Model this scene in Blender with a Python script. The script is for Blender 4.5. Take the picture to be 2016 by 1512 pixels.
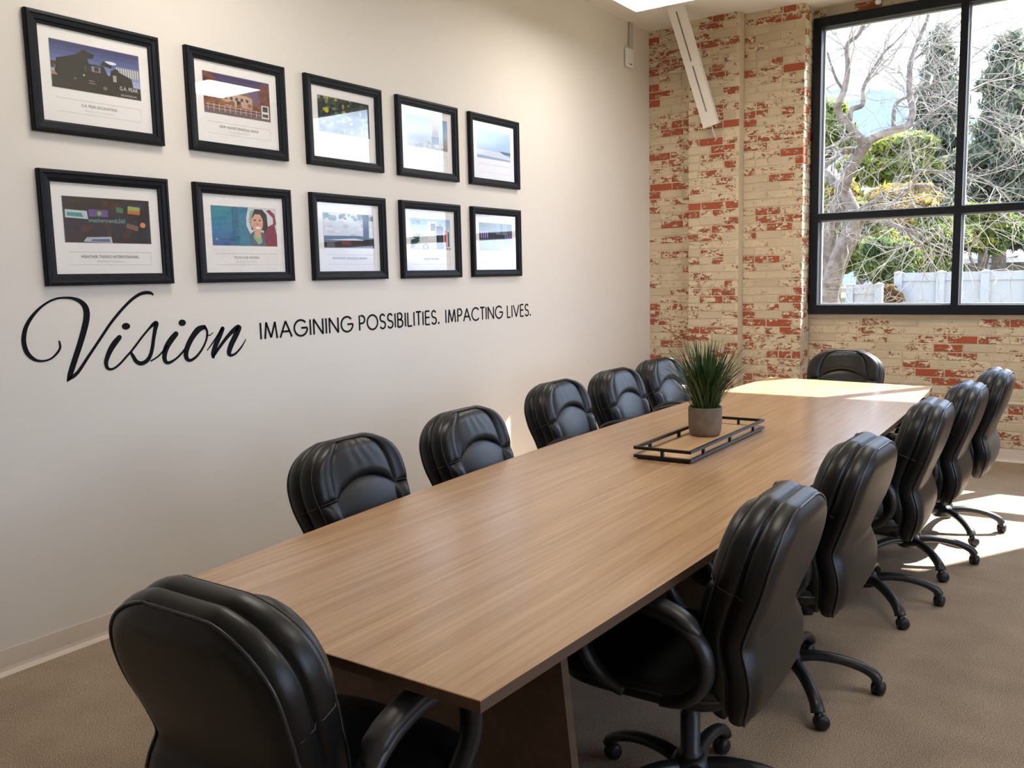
import bpy, bmesh, math, random
from mathutils import Vector, Matrix, noise as mnoise
for o in list(bpy.data.objects): bpy.data.objects.remove(o)
random.seed(7)
S = bpy.context.scene
COL = S.collection
# ------------------------------------------------------------------ camera (photo is 2016 x 1512)
IW, IH, FPX = 2016.0, 1512.0, 1739.53
CAM = Vector((3.524, 0.0, 1.5))
RT = Vector((0.82706952, 0.56164065, -0.02271105))
UP = Vector((-0.04883719, 0.1120512, 0.99250162))
FW = Vector((-0.55997405, 0.81975869, -0.12010308))
cd = bpy.data.cameras.new('camera'); cam = bpy.data.objects.new('camera', cd); COL.objects.link(cam)
cd.sensor_width = 36.0; cd.lens = FPX / IW * 36.0; cd.clip_start = 0.05; cd.clip_end = 400
M = Matrix((RT, UP, -FW)).transposed().to_4x4(); M.translation = CAM
cam.matrix_world = M
S.camera = cam
# ------------------------------------------------------------------ exposure
S.view_settings.view_transform = 'Standard'; S.view_settings.look = 'None'
S.view_settings.gamma = 1.0; S.view_settings.use_curve_mapping = False
S.view_settings.exposure = 1.2
# ------------------------------------------------------------------ sky
SKY = 5.6
w = bpy.data.worlds.new('sky'); S.world = w; w.use_nodes = True
nt = w.node_tree; nt.nodes.clear()
tc = nt.nodes.new('ShaderNodeTexCoord'); mp = nt.nodes.new('ShaderNodeMapping'); mp.inputs['Scale'].default_value = (1, 1, 2.6)
nz = nt.nodes.new('ShaderNodeTexNoise'); nz.inputs['Scale'].default_value = 3.2; nz.inputs['Detail'].default_value = 6
rp = nt.nodes.new('ShaderNodeValToRGB')
rp.color_ramp.elements[0].position = 0.45; rp.color_ramp.elements[0].color = (0.058, 0.088, 0.16, 1)
rp.color_ramp.elements[1].position = 0.62; rp.color_ramp.elements[1].color = (0.64, 0.75, 0.91, 1)
bg = nt.nodes.new('ShaderNodeBackground'); bg.inputs['Strength'].default_value = SKY
wo = nt.nodes.new('ShaderNodeOutputWorld')
nt.links.new(tc.outputs['Generated'], mp.inputs['Vector']); nt.links.new(mp.outputs[0], nz.inputs['Vector'])
nt.links.new(nz.outputs['Fac'], rp.inputs['Fac']); nt.links.new(rp.outputs[0], bg.inputs['Color']); nt.links.new(bg.outputs[0], wo.inputs['Surface'])
# ------------------------------------------------------------------ sun
sl = bpy.data.lights.new('sun', 'SUN'); sl.energy = 13.0; sl.angle = math.radians(0.6); sl.color = (1.0, 0.965, 0.92)
sun = bpy.data.objects.new('sun', sl); COL.objects.link(sun)
el = math.radians(43.8); sdir = Vector((-0.507 * math.cos(el), -0.862 * math.cos(el), -math.sin(el)))
sun.rotation_euler = sdir.to_track_quat('-Z', 'Y').to_euler(); sun.location = (9, 16, 9)
LAMP_POWER = 9.5     # emission of the ceiling panels (their material is in the lamp builder)

# ================================================================== helpers
def ray(px, py):
    return RT * ((px - IW / 2) / FPX) - UP * ((py - IH / 2) / FPX) + FW
def at(px, py, ax, val):
    d = ray(px, py); t = (val - CAM[ax]) / d[ax]
    return CAM + d * t
def project(P):
    d = Vector(P) - CAM; z = d.dot(FW)
    return IW / 2 + FPX * d.dot(RT) / z, IH / 2 - FPX * d.dot(UP) / z, z
def lk(nt, a, b): nt.links.new(a, b)
MATS = {}
def mat(name, col, rough=0.5, metal=0.0, var=0.0, vscale=8.0, bump=0.0, bscale=60.0, spec=0.5, coat=0.0, stretch=None, col2=None):
    if name in MATS: return MATS[name]
    m = bpy.data.materials.new(name); m.use_nodes = True; n = m.node_tree; b = n.nodes['Principled BSDF']
    b.inputs['Roughness'].default_value = rough; b.inputs['Metallic'].default_value = metal
    b.inputs['Specular IOR Level'].default_value = spec; b.inputs['Coat Weight'].default_value = coat
    b.inputs['Base Color'].default_value = (*col, 1)
    if var or bump or col2:
        t = n.nodes.new('ShaderNodeTexCoord'); mpn = n.nodes.new('ShaderNodeMapping'); lk(n, t.outputs['Object'], mpn.inputs['Vector'])
        if stretch: mpn.inputs['Scale'].default_value = stretch
    if var or col2:
        z = n.nodes.new('ShaderNodeTexNoise'); z.inputs['Scale'].default_value = vscale; z.inputs['Detail'].default_value = 5
        lk(n, mpn.outputs[0], z.inputs['Vector'])
        r = n.nodes.new('ShaderNodeValToRGB'); r.color_ramp.elements[0].position = .35; r.color_ramp.elements[1].position = .65
        c2 = col2 or tuple(min(1, c * (1 + var)) for c in col); c1 = col if col2 else tuple(c * (1 - var) for c in col)
        r.color_ramp.elements[0].color = (*c1, 1); r.color_ramp.elements[1].color = (*c2, 1)
        lk(n, z.outputs['Fac'], r.inputs['Fac']); lk(n, r.outputs[0], b.inputs['Base Color'])
    if bump:
        z2 = n.nodes.new('ShaderNodeTexNoise'); z2.inputs['Scale'].default_value = bscale; z2.inputs['Detail'].default_value = 4
        lk(n, mpn.outputs[0], z2.inputs['Vector'])
        bp = n.nodes.new('ShaderNodeBump'); bp.inputs['Strength'].default_value = bump; bp.inputs['Distance'].default_value = .004
        lk(n, z2.outputs['Fac'], bp.inputs['Height']); lk(n, bp.outputs[0], b.inputs['Normal'])
    MATS[name] = m; return m
def emis(name, col, st):
    m = bpy.data.materials.new(name); m.use_nodes = True; n = m.node_tree; b = n.nodes['Principled BSDF']
    b.inputs['Base Color'].default_value = (*col, 1); b.inputs['Emission Color'].default_value = (*col, 1); b.inputs['Emission Strength'].default_value = st
    return m
def obj(name, bm, m, parent=None, smooth=False, loc=None):
    me = bpy.data.meshes.new(name)
    if isinstance(bm, bmesh.types.BMesh):
        bmesh.ops.recalc_face_normals(bm, faces=bm.faces[:]); bm.to_mesh(me); bm.free()
    else: me = bm
    if m and not me.materials: me.materials.append(m)
    if smooth:
        for p in me.polygons: p.use_smooth = True
    o = bpy.data.objects.new(name, me); COL.objects.link(o)
    if parent: o.parent = parent
    if loc: o.location = loc
    return o
def tag(o, label=None, cat=None, group=None, kind=None):
    if label: o['label'] = label
    if cat: o['category'] = cat
    if group: o['group'] = group
    if kind: o['kind'] = kind
    return o
def thing(name, label, cat, loc=(0, 0, 0), rz=0, group=None):
    o = bpy.data.objects.new(name, None); COL.objects.link(o); o.location = loc; o.rotation_euler = (0, 0, rz); o.empty_display_size = .1
    return tag(o, label, cat, group)
def dup(root, loc, rz, label, group):
    def cp(o, par):
        c = o.copy(); COL.objects.link(c); c.parent = par
        for ch in o.children: cp(ch, c)
        return c
    r = cp(root, None); r.location = loc; r.rotation_euler = (0, 0, rz); r['label'] = label; r['group'] = group
    return r
def box(bm, x0, x1, y0, y1, z0, z1):
    v = [bm.verts.new((x, y, z)) for z in (z0, z1) for y in (y0, y1) for x in (x0, x1)]
    for f in ((0, 2, 3, 1), (4, 5, 7, 6), (0, 1, 5, 4), (2, 6, 7, 3), (0, 4, 6, 2), (1, 3, 7, 5)): bm.faces.new([v[i] for i in f])
    return v
def rbox(x0, x1, y0, y1, z0, z1, r, seg=2):
    bm = bmesh.new(); box(bm, x0, x1, y0, y1, z0, z1)
    bmesh.ops.bevel(bm, geom=bm.edges[:], offset=r, segments=seg, profile=.5, affect='EDGES'); return bm
def catmull(pts, n=6, closed=False):
    out = []; N = len(pts)
    def g(i): return pts[i % N] if closed else pts[max(0, min(N - 1, i))]
    for i in range(N if closed else N - 1):
        a, b, c, d = g(i - 1), g(i), g(i + 1), g(i + 2)
        for k in range(n):
            t = k / n
            out.append(tuple(.5 * (2 * b[j] + (c[j] - a[j]) * t + (2 * a[j] - 5 * b[j] + 4 * c[j] - d[j]) * t * t + (3 * b[j] - a[j] - 3 * c[j] + d[j]) * t ** 3) for j in range(len(b))))
    if not closed: out.append(tuple(pts[-1]))
    return out
def tube(bm, pts, rad, seg=8, closed=False, flat=1.0, cap=True, ref=Vector((1, 0, 0))):
    # pts: list of vectors; rad: float or list; flat scales the axis along ref
    pts = [Vector(p) for p in pts]; N = len(pts); rings = []
    for i, p in enumerate(pts):
        a = pts[(i - 1) % N] if closed else pts[max(0, i - 1)]; b = pts[(i + 1) % N] if closed else pts[min(N - 1, i + 1)]
        t = (b - a)
        if t.length < 1e-9: t = Vector((0, 0, 1))
        t.normalize()
        s = ref - t * ref.dot(t)
        if s.length < 1e-3: s = Vector((0, 1, 0)) - t * t.y
        s.normalize(); u = t.cross(s)
        r = rad[i] if isinstance(rad, (list, tuple)) else rad
        rings.append([bm.verts.new(p + s * (math.cos(q) * r * flat) + u * (math.sin(q) * r)) for q in [2 * math.pi * k / seg for k in range(seg)]])
    for i in range(N if closed else N - 1):
        A, B = rings[i], rings[(i + 1) % N]
        for k in range(seg): bm.faces.new((A[k], A[(k + 1) % seg], B[(k + 1) % seg], B[k]))
    if cap and not closed:
        bm.faces.new(rings[0][::-1]); bm.faces.new(rings[-1])
def lathe(bm, prof, seg=24, c=(0, 0, 0)):
    rings = [[bm.verts.new((c[0] + r * math.cos(2 * math.pi * k / seg), c[1] + r * math.sin(2 * math.pi * k / seg), c[2] + z)) for k in range(seg)] for r, z in prof]
    for A, B in zip(rings, rings[1:]):
        for k in range(seg): bm.faces.new((A[k], A[(k + 1) % seg], B[(k + 1) % seg], B[k]))
    bm.faces.new(rings[0][::-1]); bm.faces.new(rings[-1])
def grid(f, nu, nv):
    bm = bmesh.new(); V = [[bm.verts.new(f(i / nu, j / nv)) for j in range(nv + 1)] for i in range(nu + 1)]
    for i in range(nu):
        for j in range(nv): bm.faces.new((V[i][j], V[i + 1][j], V[i + 1][j + 1], V[i][j + 1]))
    return bm
def interp(tab, x):
    if x <= tab[0][0]: return tab[0][1]
    for (a, b), (c, d) in zip(tab, tab[1:]):
        if x <= c:
            t = (x - a) / (c - a); t = t * t * (3 - 2 * t) * .5 + t * .5
            return b + (d - b) * t
    return tab[-1][1]

# ================================================================== materials with own node trees
def wall_paint():
    return mat('wall_paint', (0.72, 0.67, 0.605), .55, bump=.05, bscale=220, spec=.3)
def ceiling_paint(): return mat('ceiling_paint', (.78, .76, .72), .8, bump=.04, bscale=150)
def leather():
    m = mat('black_leather', (.0045, .005, .006), .38, bump=.10, bscale=300, spec=.42)
    return m
def carpet():
    m = bpy.data.materials.new('carpet'); m.use_nodes = True; n = m.node_tree; b = n.nodes['Principled BSDF']; b.inputs['Roughness'].default_value = .95
    b.inputs['Specular IOR Level'].default_value = .1
    t = n.nodes.new('ShaderNodeTexCoord'); z = n.nodes.new('ShaderNodeTexNoise'); z.inputs['Scale'].default_value = 280; z.inputs['Detail'].default_value = 3
    z2 = n.nodes.new('ShaderNodeTexNoise'); z2.inputs['Scale'].default_value = 5; z2.inputs['Detail'].default_value = 3
    mx = n.nodes.new('ShaderNodeMath'); mx.operation = 'MULTIPLY_ADD'; mx.inputs[1].default_value = .12
    r = n.nodes.new('ShaderNodeValToRGB'); e = r.color_ramp.elements
    e[0].position = .40; e[0].color = (.12, .082, .056, 1); e[1].position = .74; e[1].color = (.56, .45, .34, 1)
    k = e.new(.55); k.color = (.32, .245, .178, 1)
    lk(n, t.outputs['Object'], z.inputs['Vector']); lk(n, t.outputs['Object'], z2.inputs['Vector'])
    lk(n, z2.outputs['Fac'], mx.inputs[0]); lk(n, z.outputs['Fac'], mx.inputs[2]); lk(n, mx.outputs[0], r.inputs['Fac']); lk(n, r.outputs[0], b.inputs['Base Color'])
    bp = n.nodes.new('ShaderNodeBump'); bp.inputs['Strength'].default_value = .5; bp.inputs['Distance'].default_value = .004
    lk(n, z.outputs['Fac'], bp.inputs['Height']); lk(n, bp.outputs[0], b.inputs['Normal'])
    return m
def wood(name, dark, light, rough=.3, sx=38.0, sy=.9, bump=.06, axis=1):
    m = bpy.data.materials.new(name); m.use_nodes = True; n = m.node_tree; b = n.nodes['Principled BSDF']; b.inputs['Roughness'].default_value = rough
    t = n.nodes.new('ShaderNodeTexCoord'); mpn = n.nodes.new('ShaderNodeMapping')
    mpn.inputs['Scale'].default_value = (sx, sy, sx) if axis == 1 else (sy, sx, sx)
    z = n.nodes.new('ShaderNodeTexNoise'); z.inputs['Scale'].default_value = 1.0; z.inputs['Detail'].default_value = 6; z.inputs['Roughness'].default_value = .62; z.inputs['Distortion'].default_value = .25
    r = n.nodes.new('ShaderNodeValToRGB'); e = r.color_ramp.elements
    e[0].position = .28; e[0].color = (*dark, 1); e[1].position = .72; e[1].color = (*light, 1)
    lk(n, t.outputs['Object'], mpn.inputs['Vector']); lk(n, mpn.outputs[0], z.inputs['Vector']); lk(n, z.outputs['Fac'], r.inputs['Fac']); lk(n, r.outputs[0], b.inputs['Base Color'])
    bp = n.nodes.new('ShaderNodeBump'); bp.inputs['Strength'].default_value = bump; bp.inputs['Distance'].default_value = .002
    lk(n, z.outputs['Fac'], bp.inputs['Height']); lk(n, bp.outputs[0], b.inputs['Normal'])
    return m
def brick_mat(name, bias):
    m = bpy.data.materials.new(name); m.use_nodes = True; n = m.node_tree; b = n.nodes['Principled BSDF']; b.inputs['Roughness'].default_value = .85
    b.inputs['Specular IOR Level'].default_value = .2
    g = n.nodes.new('ShaderNodeNewGeometry')
    def noise(scale, det, st, dist=0.0):
        mp_ = n.nodes.new('ShaderNodeMapping'); mp_.inputs['Scale'].default_value = st; lk(n, g.outputs['Position'], mp_.inputs['Vector'])
        z = n.nodes.new('ShaderNodeTexNoise'); z.inputs['Scale'].default_value = scale; z.inputs['Detail'].default_value = det; z.inputs['Distortion'].default_value = dist
        z.inputs['Roughness'].default_value = .6
        lk(n, mp_.outputs[0], z.inputs['Vector']); return z.outputs['Fac']
    def math_(op, a, c, v=None):
        q = n.nodes.new('ShaderNodeMath'); q.operation = op
        for i, s in enumerate((a, c)):
            if isinstance(s, (int, float)): q.inputs[i].default_value = s
            else: lk(n, s, q.inputs[i])
        return q.outputs[0]
    big = noise(2.3, 3, (1, 1, 1.2)); mid = noise(14, 5, (1, 1, 2.0), .6); fine = noise(60, 4, (1, 1, 1.5))
    oi = n.nodes.new('ShaderNodeObjectInfo'); at_ = n.nodes.new('ShaderNodeAttribute'); at_.attribute_name = 'rnd'
    rs = math_('FRACT', math_('ADD', oi.outputs['Random'], at_.outputs['Fac']), 0)
    wear = math_('ADD', math_('ADD', math_('MULTIPLY', big, .55), math_('MULTIPLY', mid, .95)), math_('ADD', math_('MULTIPLY', fine, .62), math_('MULTIPLY', rs, .36 if bias == 0 else 0.0)))
    wear = math_('ADD', wear, bias - .80)
    r = n.nodes.new('ShaderNodeValToRGB'); e = r.color_ramp.elements
    e[0].position = .0; e[0].color = (.69, .58, .415, 1); e[1].position = 1.0; e[1].color = (.36, .09, .042, 1)
    for p_, c_ in ((.40, (.67, .555, .39)), (.505, (.56, .455, .315)), (.525, (.20, .125, .085)), (.56, (.27, .09, .055)), (.60, (.31, .075, .038))):
        k = e.new(p_); k.color = (*c_, 1)
    lk(n, wear, r.inputs['Fac'])
    # per brick tint of the red and stains
    hs = n.nodes.new('ShaderNodeHueSaturation'); lk(n, r.outputs[0], hs.inputs['Color'])
    lk(n, math_('ADD', math_('MULTIPLY', rs, .35), math_('ADD', math_('MULTIPLY', big, .5), .56)), hs.inputs['Value'])
    lk(n, hs.outputs[0], b.inputs['Base Color'])
    bp = n.nodes.new('ShaderNodeBump'); bp.inputs['Strength'].default_value = .55; bp.inputs['Distance'].default_value = .006; bp.invert = True
    lk(n, wear, bp.inputs['Height']); lk(n, bp.outputs[0], b.inputs['Normal'])
    return m
def pane_mat(name, ior, tint=(1, 1, 1)):
    m = bpy.data.materials.new(name); m.use_nodes = True; n = m.node_tree; n.nodes.clear()
    tr = n.nodes.new('ShaderNodeBsdfTransparent'); tr.inputs[0].default_value = (*tint, 1)
    gl = n.nodes.new('ShaderNodeBsdfGlossy'); gl.inputs['Roughness'].default_value = .012
    lw = n.nodes.new('ShaderNodeLayerWeight'); lw.inputs['Blend'].default_value = .5
    pw = n.nodes.new('ShaderNodeMath'); pw.operation = 'POWER'; pw.inputs[1].default_value = 5.0; lk(n, lw.outputs['Facing'], pw.inputs[0])
    f0 = ((ior - 1) / (ior + 1)) ** 2
    fr = n.nodes.new('ShaderNodeMath'); fr.operation = 'MULTIPLY_ADD'; fr.inputs[1].default_value = 1 - f0; fr.inputs[2].default_value = f0; lk(n, pw.outputs[0], fr.inputs[0])
    mx = n.nodes.new('ShaderNodeMixShader'); out = n.nodes.new('ShaderNodeOutputMaterial')
    lk(n, fr.outputs[0], mx.inputs[0]); lk(n, tr.outputs[0], mx.inputs[1]); lk(n, gl.outputs[0], mx.inputs[2]); lk(n, mx.outputs[0], out.inputs['Surface'])
    return m
def print_mat():
    if 'printed_photo' in MATS: return MATS['printed_photo']
    m = bpy.data.materials.new('printed_photo'); m.use_nodes = True; n = m.node_tree; b = n.nodes['Principled BSDF']; b.inputs['Roughness'].default_value = .6
    a = n.nodes.new('ShaderNodeAttribute'); a.attribute_name = 'Col'; lk(n, a.outputs['Color'], b.inputs['Base Color']); MATS['printed_photo'] = m; return m

# ================================================================== room shell
CEIL = 3.62
XR, YN = 7.2, -3.2        # right wall, wall behind the camera
YB = 7.67               # brick plane of the window bay
bm = bmesh.new(); box(bm, 0, XR, YN, 7.95, -.12, 0); floor = tag(obj('floor', bm, carpet()), kind='structure')
bm = bmesh.new(); box(bm, -.2, XR + .2, YN - .2, YB + .09, CEIL, CEIL + .2); tag(obj('ceiling', bm, ceiling_paint()), kind='structure')
bm = bmesh.new(); box(bm, -.2, 0, YN - .2, 7.95, -.12, CEIL); tag(obj('wall_left', bm, wall_paint()), kind='structure')
ADDED_WINS = ((.9, 3.3), (3.9, 5.9))     # window openings added in the unseen right wall, to light the picture wall
RZ0, RZ1 = .95, 3.45
bm = bmesh.new(); box(bm, XR, XR + .2, YN - .2, YB + .09, -.12, RZ0); box(bm, XR, XR + .2, YN - .2, YB + .09, RZ1, CEIL)
ys_ = [YN - .2] + [v for q in ADDED_WINS for v in q] + [YB + .09]
for a, b_ in zip(ys_[::2], ys_[1::2]): box(bm, XR, XR + .2, a, b_, RZ0, RZ1)
tag(obj('wall_right', bm, wall_paint()), kind='structure')
bm = bmesh.new(); box(bm, 0, XR, YN - .2, YN, -.12, CEIL); tag(obj('wall_front', bm, wall_paint()), kind='structure')
# brick wall: recess / pilaster / recess / window bay
YR, YP, YB, YO = 7.43, 7.32, 7.67, 7.95
WX0, WX1, WZ0, WZ1 = 1.385, 4.675, 1.131, 3.53
BX0, BX1 = 1.368, 4.70
mort = brick_mat('whitewashed_mortar', -.10); brk = brick_mat('whitewashed_brick', 0)
bm = bmesh.new()
g_ = .004
box(bm, 0, BX0 - g_, YR + g_, YO, -.12, CEIL); box(bm, .42 + g_, .868, YP + g_, YR + g_, 0, CEIL)
box(bm, BX0 - g_, BX1 + g_, YB + g_, YO, -.12, WZ0); box(bm, BX0 - g_, BX1 + g_, YB + g_, YB + .09, WZ1, CEIL)
box(bm, BX0 - g_, WX0, YB + g_, YB + .09, WZ0, WZ1); box(bm, WX1, BX1 + g_, YB + g_, YB + .09, WZ0, WZ1)
box(bm, BX1 + g_, XR, YR + g_, YB + .09, -.12, CEIL)
wall_back = tag(obj('wall_back', bm, mort), kind='structure')
# bricks
PITCH, BH, BL, JT = .0667, .057, .205, .0105
def brick_mesh(i):
    rnd = random.Random(i); bm = bmesh.new(); c = .035; j = lambda a: rnd.uniform(-a, a)
    back = [(-.5, 0, -.5), (.5, 0, -.5), (.5, 0, .5), (-.5, 0, .5)]
    fr = [(-.5 + c * .4 + j(.008), -1 + j(.1), -.5 + c * 1.2 + j(.03)), (.5 - c * .4 + j(.008), -1 + j(.1), -.5 + c * 1.2 + j(.03)), (.5 - c * .4 + j(.008), -1 + j(.1), .5 - c * 1.2 + j(.03)), (-.5 + c * .4 + j(.008), -1 + j(.1), .5 - c * 1.2 + j(.03))]
    md = [(x, -.55, z) for x, _, z in back]
    B, Q, Fv = [[bm.verts.new(p) for p in s] for s in (back, md, fr)]
    for k in range(4):
        bm.faces.new((B[k], B[(k + 1) % 4], Q[(k + 1) % 4], Q[k])); bm.faces.new((Q[k], Q[(k + 1) % 4], Fv[(k + 1) % 4], Fv[k]))
    bm.faces.new(Fv); bmesh.ops.recalc_face_normals(bm, faces=bm.faces[:])
    me = bpy.data.meshes.new('brick'); bm.to_mesh(me); bm.free(); me.materials.append(brk); return me
BMS = [brick_mesh(i) for i in range(6)]
bricks = []   # (centre, width, rz)
def lay(x0, x1, y, z0, z1, along='x', seed=0):
    rnd = random.Random(seed); k = 0; z = z0
    row = int(round(z0 / PITCH))
    while z + BH <= z1 + .02:
        header = (row % 6 == 0); L = (.098 if header else BL)
        off = ((row % 2) * .5 + rnd.uniform(-.06, .06)) * (L + JT)
        a = x0 - off
        while a < x1 - .01:
            p, q = max(a, x0), min(a + L, x1)
            if q - p > .03:
                c = (p + q) / 2; zz = min(z + BH / 2, z1 - .01)
                if along == 'x': bricks.append(((c, y, z + BH / 2), q - p, 0))
                else: bricks.append(((y, c, z + BH / 2), q - p, 1))
            a += L + JT
        z += PITCH; row += 1
Z0 = .1 + .004
lay(0, .42 - .004, YR + g_, Z0, CEIL, seed=1)
lay(.42, .866, YP + g_, Z0, CEIL, seed=2)
lay(.872, BX0, YR + g_, Z0, CEIL, seed=3)
lay(YR + .005, YB - .004, BX0 - g_, Z0, CEIL, 'y', seed=4)
lay(BX0 + .004, BX1, YB + g_, Z0, WZ0 - .004, seed=5)
lay(BX0 + .004, BX1, YB + g_, WZ1 + .02, CEIL, seed=6)
lay(BX1 + .004, XR, YR + g_, Z0, CEIL, seed=7)
def vis(b):
    x, y, z = project(b[0])
    if not (-20 < x < 2036 and -15 < y): return -1
    if y > 742 + max(0, (x - 1840)) * 1.0: return -1
    if y > 700 and x < 1580: return -1
    f = b[1] / z * (1 if b[2] == 0 else .35)
    return f
bricks.sort(key=vis, reverse=True)
rr = random.Random(5)
rest = bmesh.new(); lay_r = rest.verts.layers.float.new('rnd')
for i, (c, L, rz) in enumerate(bricks):
    me = BMS[i % 6]; d = .0062 + rr.uniform(-.0018, .0022)
    if i < 300:
        o = bpy.data.objects.new('brick', me); COL.objects.link(o); o.parent = wall_back
        o.location = c; o.scale = (L, d, BH); o.rotation_euler = (0, rr.uniform(-.004, .004), math.pi / 2 if rz else 0)
    else:
        T = Matrix.Translation(c) @ Matrix.Rotation(math.pi / 2 if rz else 0, 4, 'Z') @ Matrix.Diagonal((L, d, BH, 1)); rv = rr.random()
        vs = [rest.verts.new(T @ v.co) for v in me.vertices]
        for v in vs: v[lay_r] = rv
        for p in me.polygons: rest.faces.new([vs[k] for k in p.vertices])
ro = obj('brick_courses', rest, brk, wall_back); ro['kind'] = 'stuff'
# baseboards: vinyl cove base
base_m = mat('cove_base_vinyl', (.66, .57, .485), .42, var=.03, vscale=3)
def cove(name, p0, p1, nrm):
    bm = bmesh.new(); prof = [(0, .1), (.004, .1), (.005, .03), (.008, .016), (.016, .006), (.02, 0), (0, 0)]
    A = [bm.verts.new(Vector(p0) + Vector(nrm) * a + Vector((0, 0, z))) for a, z in prof]; B = [bm.verts.new(Vector(p1) + Vector(nrm) * a + Vector((0, 0, z))) for a, z in prof]
    for k in range(len(prof)): bm.faces.new((A[k], A[(k + 1) % 7], B[(k + 1) % 7], B[k]))
    bm.faces.new(A); bm.faces.new(B); return tag(obj(name, bm, base_m), kind='structure')
cove('baseboard_left', (0, YN, 0), (0, 7.41, 0), (1, 0, 0))
cove('baseboard_back', (BX0, YB - .002, 0), (BX1, YB - .002, 0), (0, -1, 0))
cove('baseboard_corner', (0, YR - .006, 0), (.415, YR - .006, 0), (0, -1, 0))
cove('baseboard_pilaster', (.42, YP - .006, 0), (.87, YP - .006, 0), (0, -1, 0))
cove('baseboard_recess', (.88, YR - .006, 0), (BX0, YR - .006, 0), (0, -1, 0))
# window
blk = mat('black_window_paint', (.006, .008, .013), .55, bump=.05, bscale=90, spec=.25)
bead = mat('window_bead_grey', (.55, .60, .68), .4)
FY0, FY1 = YB - .06, YB + .09
bm = bmesh.new()
I0, I1, J0, J1 = 1.447, 4.61, 1.208, 3.455
box(bm, WX0, WX1, FY0, FY1, WZ0, J0); box(bm, WX0, WX1, FY0, FY1, J1, WZ1); box(bm, WX0, I0, FY0, FY1, J0, J1); box(bm, I1, WX1, FY0, FY1, J0, J1)
win = tag(obj('window_1', bm, blk), kind='structure')
for a, b_ in ((2.466, 2.519), (3.538, 3.591)):
    bm = bmesh.new(); box(bm, a, b_, FY0 + .004, FY1, J0, J1); obj('mullion', bm, blk, win)
glass = pane_mat('window_glass', 1.17)
cols = ((I0, 2.466), (2.519, 3.538), (3.591, I1)); rows = ((J0, 1.908), (1.963, J1))
for a, b_ in cols:
    bm = bmesh.new(); box(bm, a, b_, FY0 + .006, FY1, 1.908, 1.963); obj('transom', bm, blk, win)
    for c, d in rows:
        bm = bmesh.new(); box(bm, a + .004, b_ - .004, YB + .045, YB + .049, c + .004, d - .004); obj('pane', bm, glass, win)
        bm = bmesh.new(); t_ = .011
        for q in ((a, b_, c, c + t_), (a, b_, d - t_, d), (a, a + t_, c + t_, d - t_), (b_ - t_, b_, c + t_, d - t_)): box(bm, q[0], q[1], YB + .03, YB + .06, q[2], q[3])
        obj('glazing_bead', bm, bead, win)
for k, (a, b_) in enumerate(ADDED_WINS):
    bm = bmesh.new(); t_ = .06
    box(bm, XR + .05, XR + .12, a, b_, RZ0, RZ0 + t_); box(bm, XR + .05, XR + .12, a, b_, RZ1 - t_, RZ1); box(bm, XR + .05, XR + .12, a, a + t_, RZ0 + t_, RZ1 - t_); box(bm, XR + .05, XR + .12, b_ - t_, b_, RZ0 + t_, RZ1 - t_)
    added_win = tag(obj('window_%d' % (k + 2), bm, blk), kind='structure')  # added windows, out of view, letting extra daylight into the room
    m_ = (a + b_) / 2; bm = bmesh.new(); box(bm, XR + .05, XR + .12, m_ - .025, m_ + .025, RZ0 + t_, RZ1 - t_); obj('mullion', bm, blk, added_win)
    for c, d in ((a + t_, m_ - .025), (m_ + .025, b_ - t_)):
        bm = bmesh.new(); box(bm, XR + .08, XR + .084, c, d, RZ0 + t_, RZ1 - t_); obj('pane', bm, glass, added_win)
# conduit along the brick below the window
bm = bmesh.new(); tube(bm, [(BX0 + .02, YB - .012, .455), (BX1 - .02, YB - .012, .455)], .012, 10)
for x in (1.9, 2.75, 3.6, 4.4): box(bm, x, x + .02, YB - .026, YB, .44, .47)
tag(obj('pipe', bm, mat('painted_pipe', (.62, .55, .44), .5), smooth=False), 'thin painted metal pipe running along the brick below the window', 'pipe')

# ================================================================== ceiling lamps
lamp_face = emis('lamp_diffuser', (1.0, .93, .84), LAMP_POWER); lamp_body = mat('lamp_body', (.62, .56, .5), .5)
def lamp(cx, cy, label, zb=3.30):
    t = thing('ceiling_lamp', label, 'lamp', (cx, cy, zb), 0, 'panel lamps hung from the ceiling')
    hw, hl = .305, .305
    bm = bmesh.new()
    box(bm, -hw, hw, -hl, hl, .03, .06)
    for q in ((-hw, -hw + .012, -hl, hl), (hw - .012, hw, -hl, hl), (-hw, hw, -hl, -hl + .012), (-hw, hw, hl - .012, hl)): box(bm, *q, 0, .03)
    obj('housing', bm, lamp_body, t)
    bm = bmesh.new(); box(bm, -hw + .013, hw - .013, -hl + .013, hl - .013, .004, .012); obj('diffuser', bm, lamp_face, t)
    for x, y in ((-hw + .05, -hl + .1), (hw - .05, -hl + .1), (-hw + .05, hl - .1), (hw - .05, hl - .1)):
        bm = bmesh.new(); tube(bm, [(x, y, .06), (x, y, CEIL - zb)], .002, 6); obj('hanger_wire', bm, mat('steel_wire', (.5, .5, .5), .3, 1.0), t)
lamp(.98, 5.485, 'square panel lamp hung in the corner of picture wall and brick wall')
lamp(3.535, 5.51, 'square panel lamp hung over the open side before the big window')
lamp(.98, 2.45, 'added square panel lamp along the picture wall, second from the bricks')  # added out of view to brighten the picture wall
lamp(3.535, 2.45, 'added square panel lamp over the open side, second from the bricks')  # unseen panel, added for more even room light

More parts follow.
